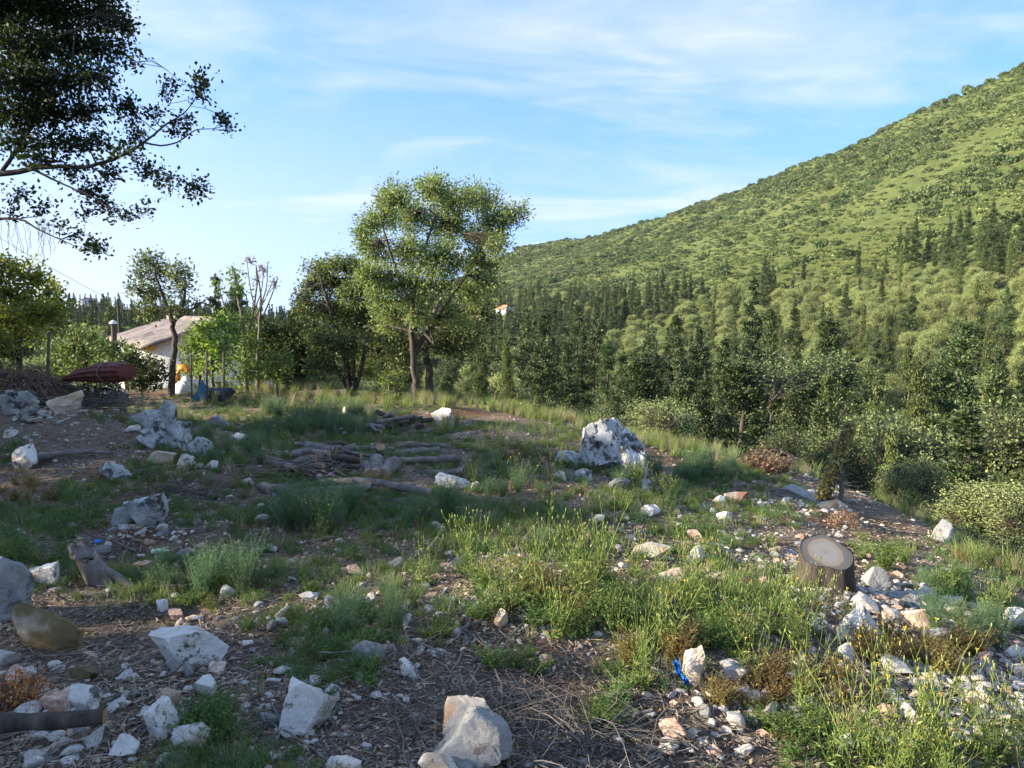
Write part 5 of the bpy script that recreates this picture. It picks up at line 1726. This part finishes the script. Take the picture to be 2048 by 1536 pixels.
    for i in range(9):
        q = np.zeros((1, 9, 3)); q[0, :, 0] = np.linspace(-.5, .5, 9)
        q[0, :, 1] = np.cumsum(rs.normal(size=9)) * .025; q[0, :, 2] = np.abs(np.cumsum(rs.normal(size=9)) * .014)
        V, F = tubes(q, np.linspace(.014, .006, 9)[None] * rs.uniform(.7, 1.2), 6)
        g = Geo(); g.add(V, F)
        if i % 2:
            b = q[0, 5]; e = b + np.array([.2, .14 * rs.choice([-1, 1]), .03])
            g.add(*tubes(np.stack([b, (b + e) / 2 + .01, e])[None], np.array([[.007, .005, .003]]), 5))
        shapes.append(g.mesh('stick', [M['deadwood']], True))
    zones = [(900, 1440, 350, 90, 30), (1150, 1480, 220, 50, 16), (900, 1280, 250, 60, 24), (500, 1440, 160, 80, 16), (330, 1120, 160, 50, 18), (160, 900, 140, 40, 16), (650, 960, 130, 40, 22), (640, 1060, 70, 20, 16), (1300, 1230, 200, 60, 10), (1560, 1090, 100, 20, 10), (800, 900, 120, 30, 14), (1900, 1330, 120, 70, 8), (120, 1300, 120, 120, 12)]
    for u, v, ru, rv, n in zones:
        for _ in range(n):
            uu, vv = u + rs.normal() * ru * .6, v + rs.normal() * rv * .6
            if vv > 1600 or vv < 840: continue
            p = hit(uu, vv)
            if p[1] > 17: continue
            o = obj('stick', shapes[rs.randint(0, 9)], None, (p[0], p[1], p[2] + .012))
            L_ = rs.uniform(.2, .7)
            o.scale = (L_, L_ * .75, L_ * .75); o.rotation_euler = (rs.uniform(-.5, .5), rs.normal() * .08, rs.uniform(0, 6.28))
            tag(o, 'dry grey brown stick lying ' + spot(uu, vv), 'stick', 'dead sticks ' + spot(uu, vv))

    # litter: slivers and dead leaves, uncountable
    n = 42000
    y = np.exp(rs.uniform(math.log(1.9), math.log(13), n)); x = y * rs.uniform(-.76, .78, n)
    z = H(x, y)
    a = rs.uniform(0, 6.283, n); L_ = rs.uniform(.012, .07, n) * (1 + .06 * y)
    el = rs.normal(size=n) * .16
    d = np.stack([np.cos(a), np.sin(a), el], 1) * L_[:, None]
    c = np.stack([x, y, z + .005 + np.abs(el) * L_ * .5], 1)
    mid = rs.normal(size=(n, 3)) * L_[:, None] * .08
    Q = np.stack([c - d * .5, c + d * .5], 1)
    R = (rs.uniform(.0012, .0038, n) * (1 + .05 * y))[:, None] * np.array([1, .6])[None]
    V, F = tubes(Q, R, 3)
    tag(obj('twig_litter', mesh_np('twig_litter', V, F, [M['litterwood']])), 'thick litter of fine dry twigs covering the soil', 'litter', kind='stuff')
    n = 44000
    y = np.exp(rs.uniform(math.log(1.9), math.log(13), n)); x = y * rs.uniform(-.76, .78, n)
    z = H(x, y)
    D = unit(rs, n); D[:, 2] *= .35
    s = rs.uniform(.012, .036, n) * (1 + .05 * y)
    V, F = leaves(np.stack([x, y, z + .004], 1), D, s, s * .5, rs, 2.0)
    tag(obj('leaf_litter', mesh_np('leaf_litter', V, F, [M['litterleaf']])), 'dead brown leaves and wood chips on the soil', 'litter', kind='stuff')


wood()


def brush():
    rs = RS(12)
    # bramble heap on the bank
    def heap(u, v, y, wx, wy, h, n, label, leafn, leafmat, seed, tr=(.003, .009), tl=1.0):
        rs = RS(seed)
        p = at(u, v, y); p[2] = Hs(p[0], p[1])
        t = thing('brush_heap', label, 'brush', p)
        A = rs.uniform(-1, 1, (n, 3)) * np.array([wx, wy, 0]); D = rs.normal(size=(n, 3)) * np.array([.5, .4, .2]) * tl
        env = lambda q: h * np.clip(1 - (q[:, 0] / wx / 1.15) ** 2 - (q[:, 1] / wy / 1.15) ** 2, 0, 1)
        A[:, 2] = env(A) * rs.uniform(.05, 1, n)
        E = A + D; E[:, 2] = np.clip(E[:, 2], -.05, env(E) + .12)
        Mi = (A + E) / 2 + rs.normal(size=(n, 3)) * .1
        TT = np.linspace(0, 1, 4)[None, :, None]
        Q = (1 - TT) ** 2 * A[:, None] + 2 * TT * (1 - TT) * Mi[:, None] + TT ** 2 * E[:, None]
        V, F = tubes(Q, np.linspace(1, .5, 4)[None] * rs.uniform(*tr, (n, 1)), 3)
        obj('twigs', mesh_np('brush_twigs', V, F, [M['deadwood']]), t)
        if leafn:
            P = rs.uniform(-1, 1, (leafn, 3)) * np.array([wx, wy, 0]); P[:, 2] = env(P) * rs.uniform(.55, 1.05, leafn)
            V, F = leaves(P, unit(rs, leafn), .05, .026, rs)
            obj('dry_foliage', mesh_np('brush_leaves', V, F, [M[leafmat]]), t)
        return t
    heap(30, 785, 10.9, .95, .7, .62, 1500, 'tangled heap of brown brushwood on the left bank', 9000, 'dry_leaf', 1)
    heap(128, 790, 11.0, .5, .4, .3, 400, 'lower tangle of dark brushwood beside the red ribbed bundle', 1500, 'dry_leaf', 2)
    heap(610, 1062, 8.0, .4, .22, .16, 260, 'small pile of pale split sticks in the middle of the slope', 0, None, 3, (.003, .008), .5)
    heap(360, 1085, 7.2, .35, .2, .1, 200, 'flat scatter of dry twigs near the rotten stump', 0, None, 4, (.002, .005), .5)
    heap(1545, 965, 16.0, .9, .6, .8, 900, 'dark mass of bare dead brush at the clearing edge', 0, None, 5)
    heap(930, 1500, 2.95, .55, .28, .05, 170, 'low drift of dry twigs around the bottom centre boulders', 0, None, 6, (.0012, .0035), .45)
    heap(1130, 1500, 2.95, .4, .25, .05, 130, 'low drift of dry twigs at the bottom right of centre', 0, None, 7, (.0012, .0035), .45)

    def dry_clump(u, v, r, n, label, mat, seed, leaf=.03):
        rs = RS(seed)
        p = hit(u, v)
        t = thing('dry_branch_spray', label, 'branch', p)
        E = unit(rs, n) * r; E[:, 2] = np.abs(E[:, 2]) * .8
        Q = np.stack([np.zeros((n, 3)), E * .5 + rs.normal(size=(n, 3)) * r * .08, E], 1)
        obj('twigs', mesh_np('spray_twigs', *tubes(Q, np.full((n, 3), .003), 3), [M['deadwood']]), t)
        m = n * 40
        i = rs.randint(0, n, m)
        P = E[i] * rs.uniform(.4, 1.05, (m, 1)) + rs.normal(size=(m, 3)) * r * .10
        V, F = leaves(P, unit(rs, m), leaf, leaf * .55, rs)
        obj('dry_foliage', mesh_np('spray_leaves', V, F, [M[mat]]), t)
    dry_clump(22, 1420, .17, 40, 'orange dried leafy branch at the left edge', 'rust_leaf', 1, .016)
    dry_clump(108, 1450, .06, 12, 'small orange dried tuft below the orange leafy branch', 'rust_leaf', 2, .012)
    dry_clump(1525, 940, .5, 26, 'brown withered conifer branch at the clearing edge', 'dry_leaf', 3, .06)
    dry_clump(1690, 1048, .2, 18, 'reddish dry branch behind the stump', 'dry_leaf', 4, .022)
    dry_clump(210, 965, .12, 14, 'rusty dried fern below the white rubble rock', 'dry_leaf', 5, .02)

    # dead leaning trunk wrapped in yellowing ivy
    a = hit(1642, 1000); y = a[1]
    b = at(1702, 848, y) - a
    t = thing('leaning_trunk', 'dead leaning trunk wrapped in yellowing ivy', 'tree', a)
    q = np.linspace(0, 1, 8)[:, None] * b[None]; q[:, 0] += .05 * np.sin(np.linspace(0, 5, 8)); q[0, 2] -= .3
    obj('trunk', mesh_np('leaning_trunk', *tubes(q[None], np.linspace(.08, .03, 8)[None], 8), [M['bark']], smooth=True), t)
    n = 2600
    f = rs.uniform(0.02, 1, n)
    P = f[:, None] * b + rs.normal(size=(n, 3)) * (.04 - .01 * f)[:, None]
    V, F = leaves(P, unit(rs, n) + np.array([0, 0, -.4]), .055, .04, rs)
    obj('ivy', mesh_np('ivy', V, F, [leaf_mat('ivy_leaf', (.26, .19, .06), (.46, .37, .11), (.58, .5, .18), trans=.3)]), t)
    # bare stake
    a = hit(1681, 1002)
    h = at(1681, 938, a[1])[2] - a[2]
    t = thing('dead_sapling', 'bare pale dead sapling beside the leaning ivy trunk', 'tree', a)
    q = np.array([[[0, 0, -.2], [.01, 0, h * .4], [-.02, 0, h * .7], [.02, 0, h]]])
    obj('trunk', mesh_np('dead_sapling', *tubes(q, np.array([[.04, .035, .03, .018]]), 7), [M['bark_pale']], smooth=True), t)
    for z_, dx_ in ((.9, -.3), (.75, .2), (.6, -.22), (.45, .18), (.82, .12)):
        q = np.array([[[0, 0, h * z_], [dx_ * .5, .05, h * z_ + .03], [dx_, .05, h * z_ + .02]]])
        obj('branch', mesh_np('sapling_branch', *tubes(q, np.array([[.012, .009, .004]]), 5), [M['bark_pale']]), t)
    # blue plastic and bottle
    p = hit(1362, 1375)
    px = p[1] / FPX
    n, k = 14, 5
    V = []
    for i in range(n):
        f = i / (n - 1)
        c = np.array([(-14 + 26 * f) * px, -.02 + .03 * math.sin(f * 7), (48 - 46 * f) * px + .02 + .012 * math.sin(f * 11)])
        wd = (13 - 6 * f + 5 * math.sin(f * 9)) * px
        for j in range(k):
            s = j / (k - 1) - .5
            V.append(c + np.array([s * wd, .02 * math.cos(s * 9 + f * 8), .012 * math.sin(s * 12 + f * 13)]))
    F = np.array([[i * k + j, i * k + j + 1, (i + 1) * k + j + 1, (i + 1) * k + j] for i in range(n - 1) for j in range(k - 1)])
    o = tag(obj('plastic_scrap', mesh_np('plastic_scrap', np.array(V), F, [M['blue']], smooth=True), None, p), 'crumpled bright blue plastic strip against the upright tan rock', 'litter')
    so = o.modifiers.new('thickness', 'SOLIDIFY'); so.thickness = .002
    p = hit(320, 1110); px = p[1] / FPX
    q = np.array([[[-18, 0, 0], [-15, 0, 0], [8, 0, 0], [12, 0, 0], [16, 0, 0], [18, 0, 0]]], float) * px
    q[..., 2] += .03
    t = thing('plastic_bottle', 'pale green plastic bottle lying near the rotten stump', 'bottle', p, .15)
    V, F = tubes(q[:, :4], np.array([[.6, 5.5, 5.5, 2.2]]) * px, 12)
    obj('body', mesh_np('bottle_body', V, F, [M['bottle']], smooth=True), t)
    V, F = tubes(q[:, 3:], np.array([[2.4, 2.6, .4]]) * px, 10)
    obj('bottle_cap', mesh_np('bottle_cap', V, F, [M['sack']]), t)
    p = hit(193, 1088)
    V = np.array([[-.05, 0, .01], [.05, .01, .015], [.06, .03, .05], [-.03, .03, .06], [0, .015, .03]]) * .55
    o = tag(obj('plastic_scrap', mesh_np('plastic_scrap_small', V, np.array([[0, 1, 4], [1, 2, 4], [2, 3, 4], [3, 0, 4]]), [M['blue']]), None, p), 'dull blue plastic scrap behind the rotten stump', 'litter')
    so = o.modifiers.new('thickness', 'SOLIDIFY'); so.thickness = .002


brush()


# ------------------------------------------------------------------ weeds and ground cover
def stems_geo(rs, n, h, spread, kpts=6, r=.0022, curve=.3):
    a = rs.uniform(0, 6.283, n)
    hh = h * rs.uniform(.6, 1.05, n)
    out = spread * rs.uniform(.2, 1, n) * hh
    t = np.linspace(0, 1, kpts)[None, :]
    base = rs.normal(size=(n, 2)) * .025
    wob = rs.normal(size=(n, kpts, 2)) * .012 * h
    X = base[:, :1] + np.cos(a)[:, None] * out[:, None] * t ** (1 + curve) + wob[..., 0] * t
    Y = base[:, 1:] + np.sin(a)[:, None] * out[:, None] * t ** (1 + curve) + wob[..., 1] * t
    Z = hh[:, None] * t * (1 - .06 * t) - .02 * (1 - t)
    Q = np.stack([X, Y, Z], -1)
    R = np.linspace(1.2, .6, kpts)[None] * r * np.ones((n, 1))
    return Q, R


def stalk_plant(seed, h=.55, n=10, spread=.45, bushy=1.0, sm='stalk', lm='grass'):
    rs = RS(seed)
    Q, R = stems_geo(rs, n, h, spread)
    g = Geo(); g.add(*tubes(Q, R, 3))
    # side shoots
    tips = [Q[:, -1]]
    m = n * 3
    i = rs.randint(0, n, m); f = rs.uniform(.42, .92, m)
    kx = f * 5; k0 = np.clip(kx.astype(int), 0, 4); fr = (kx - k0)[:, None]
    S = Q[i, k0] * (1 - fr) + Q[i, k0 + 1] * fr
    a = rs.uniform(0, 6.283, m); L = h * rs.uniform(.10, .26, m) * (1.25 - f)[:] * 1.6
    E = S + np.stack([np.cos(a) * .55, np.sin(a) * .55, np.ones(m) * .85], 1) * L[:, None]
    Mi = (S + E) / 2 + np.stack([np.cos(a), np.sin(a), -np.ones(m) * .2], 1) * L[:, None] * .1
    g.add(*tubes(np.stack([S, Mi, E], 1), np.full((m, 3), .0014), 3))
    tips.append(E)
    T = np.concatenate(tips)
    stems = g.mesh('stems', [M[sm]])
    # buds
    bt = np.stack([T - np.array([0, 0, .004]), T + np.array([0, 0, .006]), T + np.array([0, 0, .014])], 1)
    V, F = tubes(bt, np.tile([.0018, .0034, .001], (len(T), 1)), 5)
    buds = mesh_np('buds', V, F, [M['bud']])
    ysel = T[rs.uniform(size=len(T)) < .10]
    fl = None
    if len(ysel):
        P = np.repeat(ysel, 6, 0) + np.array([0, 0, .012])
        D = unit(rs, len(P)); D[:, 2] = np.abs(D[:, 2]) * .4
        V, F = leaves(P, D, .011, .006, rs, 1)
        fl = mesh_np('flowers', V, F, [M['yellow']])
    # leaves along the stems and at the base
    q = int(n * 11 * bushy)
    i = rs.randint(0, n, q); f = rs.uniform(0, .75, q) ** 1.5
    kx = f * 5; k0 = np.clip(kx.astype(int), 0, 4); fr = (kx - k0)[:, None]
    P = Q[i, k0] * (1 - fr) + Q[i, k0 + 1] * fr + rs.normal(size=(q, 3)) * .006
    a = rs.uniform(0, 6.283, q)
    D = np.stack([np.cos(a), np.sin(a), rs.uniform(.1, 1, q)], 1)
    ln = (.022 + .05 * (1 - f)) * rs.uniform(.6, 1.3, q)
    V, F = leaves(P, D, ln, ln * .22, rs, .6)
    lv = mesh_np('leaves', V, F, [M[lm]])
    return stems, lv, buds, fl


def feather_mesh(seed, mat, h=.2, n=26, spread=.9, leafn=16, ln=.03, wr=.14, r=.0014):
    rs = RS(seed)
    Q, R = stems_geo(rs, n, h, spread, 5, r)
    g = Geo(); g.add(*tubes(Q, R, 3), 0)
    q = n * leafn
    i = np.repeat(np.arange(n), leafn); f = rs.uniform(.15, 1, q)
    kx = f * 4; k0 = np.clip(kx.astype(int), 0, 3); fr = (kx - k0)[:, None]
    P = Q[i, k0] * (1 - fr) + Q[i, k0 + 1] * fr
    a = rs.uniform(0, 6.283, q)
    D = np.stack([np.cos(a), np.sin(a), rs.uniform(.0, 1.1, q)], 1)
    l = ln * rs.uniform(.6, 1.3, q) * (1.15 - .5 * f)
    g.add(*leaves(P, D, l, l * wr, rs, .5), 0)
    return g.mesh('herb', [M[mat]])


def grass_mesh(seed, mat, h=.3, n=70, spread=.5, wd=.005):
    rs = RS(seed)
    Q, R = stems_geo(rs, n, h, spread, 5, .001, .8)
    # flat tapering blades
    a = rs.uniform(0, 6.283, n); S = np.stack([np.cos(a), np.sin(a), np.zeros(n)], 1)
    w = (np.linspace(1, .08, 5)[None] * wd * rs.uniform(.6, 1.2, (n, 1)))[..., None]
    Q = Q + np.concatenate([rs.normal(size=(n, 2)) * .03, np.zeros((n, 1))], 1)[:, None]
    V = np.stack([Q - S[:, None] * w, Q + S[:, None] * w], 2).reshape(-1, 3)
    b = np.arange(n)[:, None] * 10; j = np.arange(4)[None] * 2
    F = np.stack([b + j, b + j + 1, b + j + 3, b + j + 2], -1).reshape(-1, 4)
    return mesh_np('grass', V, F, [M[mat]])


def weeds():
    rs = RS(88)
    kinds = [stalk_plant(1, .5, 5, .5), stalk_plant(2, .62, 7, .6), stalk_plant(3, .4, 4, 1.0, .8, 'dry_grass', 'redherb'), stalk_plant(4, .55, 9, .45, 1.6), stalk_plant(5, .68, 4, .7, .7, 'stalk', 'herb'), stalk_plant(6, .5, 10, .6, 1.3)]
    zones = [(1010, 1170, 60, 45, 12, 1.0), (1180, 1190, 130, 55, 36, 1.0), (1250, 1270, 150, 55, 26, .9), (1500, 1230, 120, 70, 36, 1.0), (1600, 1290, 90, 45, 18, .9), (1850, 1535, 170, 45, 44, .95), (1720, 1430, 130, 60, 14, .85),
             (1450, 1330, 90, 45, 10, .85), (1240, 1400, 70, 30, 7, .8), (2000, 1500, 60, 60, 12, .9), (870, 1110, 70, 40, 7, .8), (1130, 985, 130, 40, 22, .9), (1000, 925, 70, 30, 12, .9), (1330, 1010, 80, 35, 10, .8), (1950, 1220, 90, 60, 10, .8), (900, 960, 60, 25, 6, .8), (640, 1080, 200, 60, 7, .7)]
    c = 0
    for u, v, ru, rv, n, sc in zones:
        for _ in range(int(n * (.36 if 1100 < u < 1620 and v > 1100 else .5))):
            uu, vv = u + rs.normal() * ru * .75, v + rs.normal() * rv * .75
            p = hit(uu, vv)
            if p[1] > 18: continue
            k = kinds[rs.randint(0, 6)]
            s = sc * rs.uniform(.55, 1.1)
            t = thing('flowering_weed', 'tall thin branching weed with yellow buds ' + spot(uu, vv), 'weed', p, rs.uniform(0, 6.28), 'tall budding weeds ' + spot(uu, vv))
            t.scale = (s, s, s * rs.uniform(.85, 1.1))
            obj('stems', k[0], t)['kind'] = 'stuff'; obj('leaves', k[1], t)['kind'] = 'stuff'; obj('buds', k[2], t)['kind'] = 'stuff'
            if k[3] is not None and rs.uniform() < .6: obj('flowers', k[3], t)['kind'] = 'stuff'
            c += 1
    # feathery herb clumps, single plants
    fk = [feather_mesh(10 + i, 'herb_blue', .34, 60, .55, 22, .035, .10) for i in range(3)]
    lk = [feather_mesh(20 + i, 'herb', .19, 30, 1.3, 16, .03, .3) for i in range(4)]
    rk = [feather_mesh(30 + i, 'redherb', .2, 40, .9, 16, .022, .35) for i in range(3)]
    for zones, ks, nm, lab, cat, grp in (
            ([(460, 1170, 55, 25, 14, 1.2), (640, 1040, 80, 25, 24, 1.2), (640, 850, 110, 25, 40, 1.4), (860, 1040, 50, 20, 10, 1), (330, 1165, 60, 25, 8, .7), (1010, 985, 40, 12, 8, .8), (1320, 960, 90, 20, 24, 1.2), (1420, 950, 70, 20, 18, 1.2), (1880, 1190, 60, 30, 8, .9), (740, 1230, 60, 50, 12, .8), (470, 900, 60, 30, 14, .9), (1930, 1270, 70, 30, 12, 1.0)],
             fk, 'feathery_herb', 'soft feathery blue green herb clump', 'herb', 'feathery herb clumps'),
            ([(680, 1350, 70, 50, 16, .8), (580, 1280, 90, 50, 16, .7), (420, 1450, 60, 40, 10, .9), (740, 1250, 60, 40, 10, .8), (1010, 1200, 60, 40, 14, 1), (1130, 1240, 140, 40, 26, 1.0), (1230, 1440, 50, 40, 8, .9), (1450, 1230, 120, 70, 20, .9), (1030, 1330, 50, 30, 6, .8), (1600, 1490, 80, 40, 12, .8), (850, 1270, 60, 30, 6, .7), (1780, 1100, 90, 30, 10, .9), (400, 1190, 80, 30, 10, .7), (60, 1100, 60, 30, 10, .9), (1900, 1180, 20, 16, 5, 1.0), (1350, 1090, 100, 30, 14, .9)],
             lk, 'leafy_weed', 'low leafy green weed', 'weed', 'low leafy weeds'),
            ([(1120, 1190, 90, 45, 14, 1), (1300, 1300, 150, 50, 14, .9), (1600, 1370, 90, 40, 8, 1), (1820, 1310, 120, 30, 14, 1.1), (60, 985, 60, 25, 10, 1), (1900, 1330, 80, 30, 10, 1.2), (1480, 1400, 60, 30, 7, .9), (1950, 1130, 60, 30, 8, .9), (1060, 925, 60, 20, 10, .9)],
             rk, 'reddish_weed', 'low reddish brown small leaved weed tuft', 'weed', 'reddish weed tufts')):
        for u, v, ru, rv, n, sc in zones:
            for _ in range(n):
                uu, vv = u + rs.uniform(-1, 1) * ru, v + rs.uniform(-1, 1) * rv
                p = hit(uu, vv)
                if p[1] > 24: continue
                o = obj(nm, ks[rs.randint(0, len(ks))], None, p)
                s = sc * rs.uniform(.45, .95)
                o.scale = (s, s, s * rs.uniform(.8, 1.15)); o.rotation_euler = (0, 0, rs.uniform(0, 6.28))
                tag(o, lab + ' ' + spot(uu, vv), cat, grp + ' ' + spot(uu, vv))
    # lone bright shrublet and thistle heads
    p = hit(1908, 1185)
    me = feather_mesh(51, 'bright_leaf', .30, 46, .5, 20, .03, .4)
    tag(obj('shrublet', me, None, p), 'small vivid yellow green shrublet right of the rubble', 'shrub')
    p = hit(1770, 1140)
    tag(obj('shrublet', feather_mesh(52, 'herb', .32, 60, .7, 20, .03, .35), None, p), 'dark green shrublet right of the stump', 'shrub')
    for q, (u, v) in enumerate(((683, 860), (640, 965), (663, 962), (690, 868))):
        p = hit(u, v + 20)
        h = .16
        t = thing('thistle', ['pink thistle in the grass left of the forked tree', 'lilac thistle below the tumbled log heap, left one', 'lilac thistle below the tumbled log heap, right one', 'small pink thistle beside its taller twin'][q], 'flower', p)
        obj('stem', mesh_np('thistle_stem', *tubes(np.array([[[0, 0, -.02], [0.01, 0, h / 2], [0, 0, h]]]), np.full((1, 3), .003), 4), [M['stalk']]), t)
        n = 60
        D = unit(rs, n); D[:, 2] = np.abs(D[:, 2])
        V, F = leaves(np.tile([0, 0, h], (n, 1)), D, .035, .008, rs)
        obj('flower_head', mesh_np('thistle_head', V, F, [M['pink']]), t)

    # --- uncountable cover
    low = [feather_mesh(60 + i, 'herb', .10, 22, 1.0, 14, .022, .22) for i in range(3)] + [feather_mesh(66, 'herb_blue', .13, 26, .8, 18, .022, .12), grass_mesh(67, 'herb', .14, 40, .7, .003), feather_mesh(68, 'redherb', .09, 20, 1.0, 12, .016, .3), grass_mesh(69, 'dry_grass', .16, 30, .8, .0025)]
    n = 26000
    y = np.exp(rs.uniform(math.log(1.9), math.log(26), n)); x = y * rs.uniform(-.78, .82, n)
    z = H(x, y)
    u, v, _ = proj(x, y, z)
    green = (fbm(x / 1.0, y / 1.0, 41, 4) - .5) * 3.0 + .02
    for (bu, bv, ru, rv, w) in ((850, 1440, 380, 100, -1.0), (330, 1300, 220, 90, -.8), (150, 900, 170, 90, -.5), (640, 1140, 200, 30, -.5), (260, 1090, 180, 30, -.6), (1030, 1010, 120, 30, -.6), (130, 1450, 170, 100, -.9), (1820, 1210, 110, 40, -.8), (1600, 1090, 120, 40, -.8), (1300, 1480, 200, 60, -.6), (1950, 1390, 110, 50, -.5),
                               (600, 1300, 140, 60, .4), (780, 1010, 420, 90, .45), (480, 930, 160, 60, .4), (500, 830, 300, 40, .8), (760, 890, 300, 50, .7), (1000, 1050, 260, 80, .35), (1500, 1050, 220, 50, .3), (1900, 1130, 120, 50, .5), (330, 960, 120, 50, .4), (1150, 1080, 200, 60, .4), (1350, 1000, 200, 50, .6), (1200, 1220, 250, 60, .5), (1500, 1230, 150, 80, .4), (420, 1180, 200, 40, .5), (1850, 1500, 150, 60, .5), (80, 1100, 100, 40, .5)):
        green = green + w * np.exp(-((u - bu) / ru) ** 2 - ((v - bv) / rv) ** 2)
    kp = (green > rs.uniform(0, .9, n)) & (np.hypot(x, y) < tab(np.arctan2(x, y), R_EDGE) + 7)
    x, y, z = x[kp], y[kp], z[kp]
    m = len(x)
    scatter('ground_herbs', low, np.stack([x, y, z - .004], 1), rs.uniform(0, 6.28, m), rs.uniform(.4, 1.0, m) * (.55 + .08 * np.clip(y, 0, 9)), rs.choice(7, m, p=[.2, .2, .17, .13, .14, .09, .07]), 'low green herbs and grass covering the clearing in patches', 'herbs')
    # tall grass at the back and on the falling edge
    tall = [grass_mesh(80 + i, 'grass', .42, 60, .5, .005) for i in range(3)] + [grass_mesh(84, 'dry_grass', .45, 50, .5, .004), feather_mesh(85, 'grass', .4, 30, .5, 14, .03, .3)]
    n = 6000
    th = np.radians(rs.uniform(-36, 40, n)); re = tab(th, R_EDGE)
    lo = np.where(np.degrees(th) < -4, 12.5, re - 3.5)
    r = lo + (re + 7 - lo) * rs.uniform(0, 1, n)
    x, y = r * np.sin(th), r * np.cos(th); z = H(x, y)
    f = fbm(x / 1.6, y / 1.6, 47, 3)
    kp = f > rs.uniform(.36, .72, n)
    kp &= ~((np.degrees(th) > 16) & (r < re - .5) & (rs.uniform(size=n) < .75))
    x, y, z = x[kp], y[kp], z[kp]; m = len(x)
    scatter('tall_grass', tall, np.stack([x, y, z - .01], 1), rs.uniform(0, 6.28, m), rs.uniform(.4, .95, m), rs.choice(5, m, p=[.15, .15, .15, .3, .25]), 'tall pale grass along the back of the clearing', 'grass')
    print('weeds', c, 'cover', m)


weeds()


# ------------------------------------------------------------------ trees left of the picture that shade the clearing
def shade_trees():
    rs = RS(2)
    for i, (x, y, h, w) in enumerate(((-9.5, 1.5, 3.4, 1.2), (-10.0, 4.6, 3.8, 1.2), (-9.0, -1.6, 3.2, 1.2), (-10.5, -4.8, 3.8, 1.2), (-11.0, 7.4, 4.4, 1.2), (-12.6, 10.2, 4.6, 1.1))):
        put_tree('holm', x, y, h, i, rs.uniform(0, 6.28), w * 1.5, ['dense evergreen shrub standing left of the view %s' % q for q in ('beside the oak', 'behind the oak', 'level with the camera', 'just behind the camera', 'past the oak', 'left of the backlit tree')][i])


shade_trees()


# ------------------------------------------------------------------ thin evening haze
def haze():
    V, F = box_geo(-900, 1100, -700, 1500, -75, 320)
    m, N, L = newmat('haze')
    out = N.new('ShaderNodeOutputMaterial')
    pv = N.new('ShaderNodeVolumePrincipled')
    pv.inputs['Color'].default_value = (.80, .90, 1, 1)
    pv.inputs['Density'].default_value = .00005
    pv.inputs['Anisotropy'].default_value = .2
    L.new(pv.outputs[0], out.inputs['Volume'])
    tag(obj('haze', mesh_np('haze', V, F, [m])), 'thin bluish evening haze filling the valley', 'haze', kind='stuff')


haze()
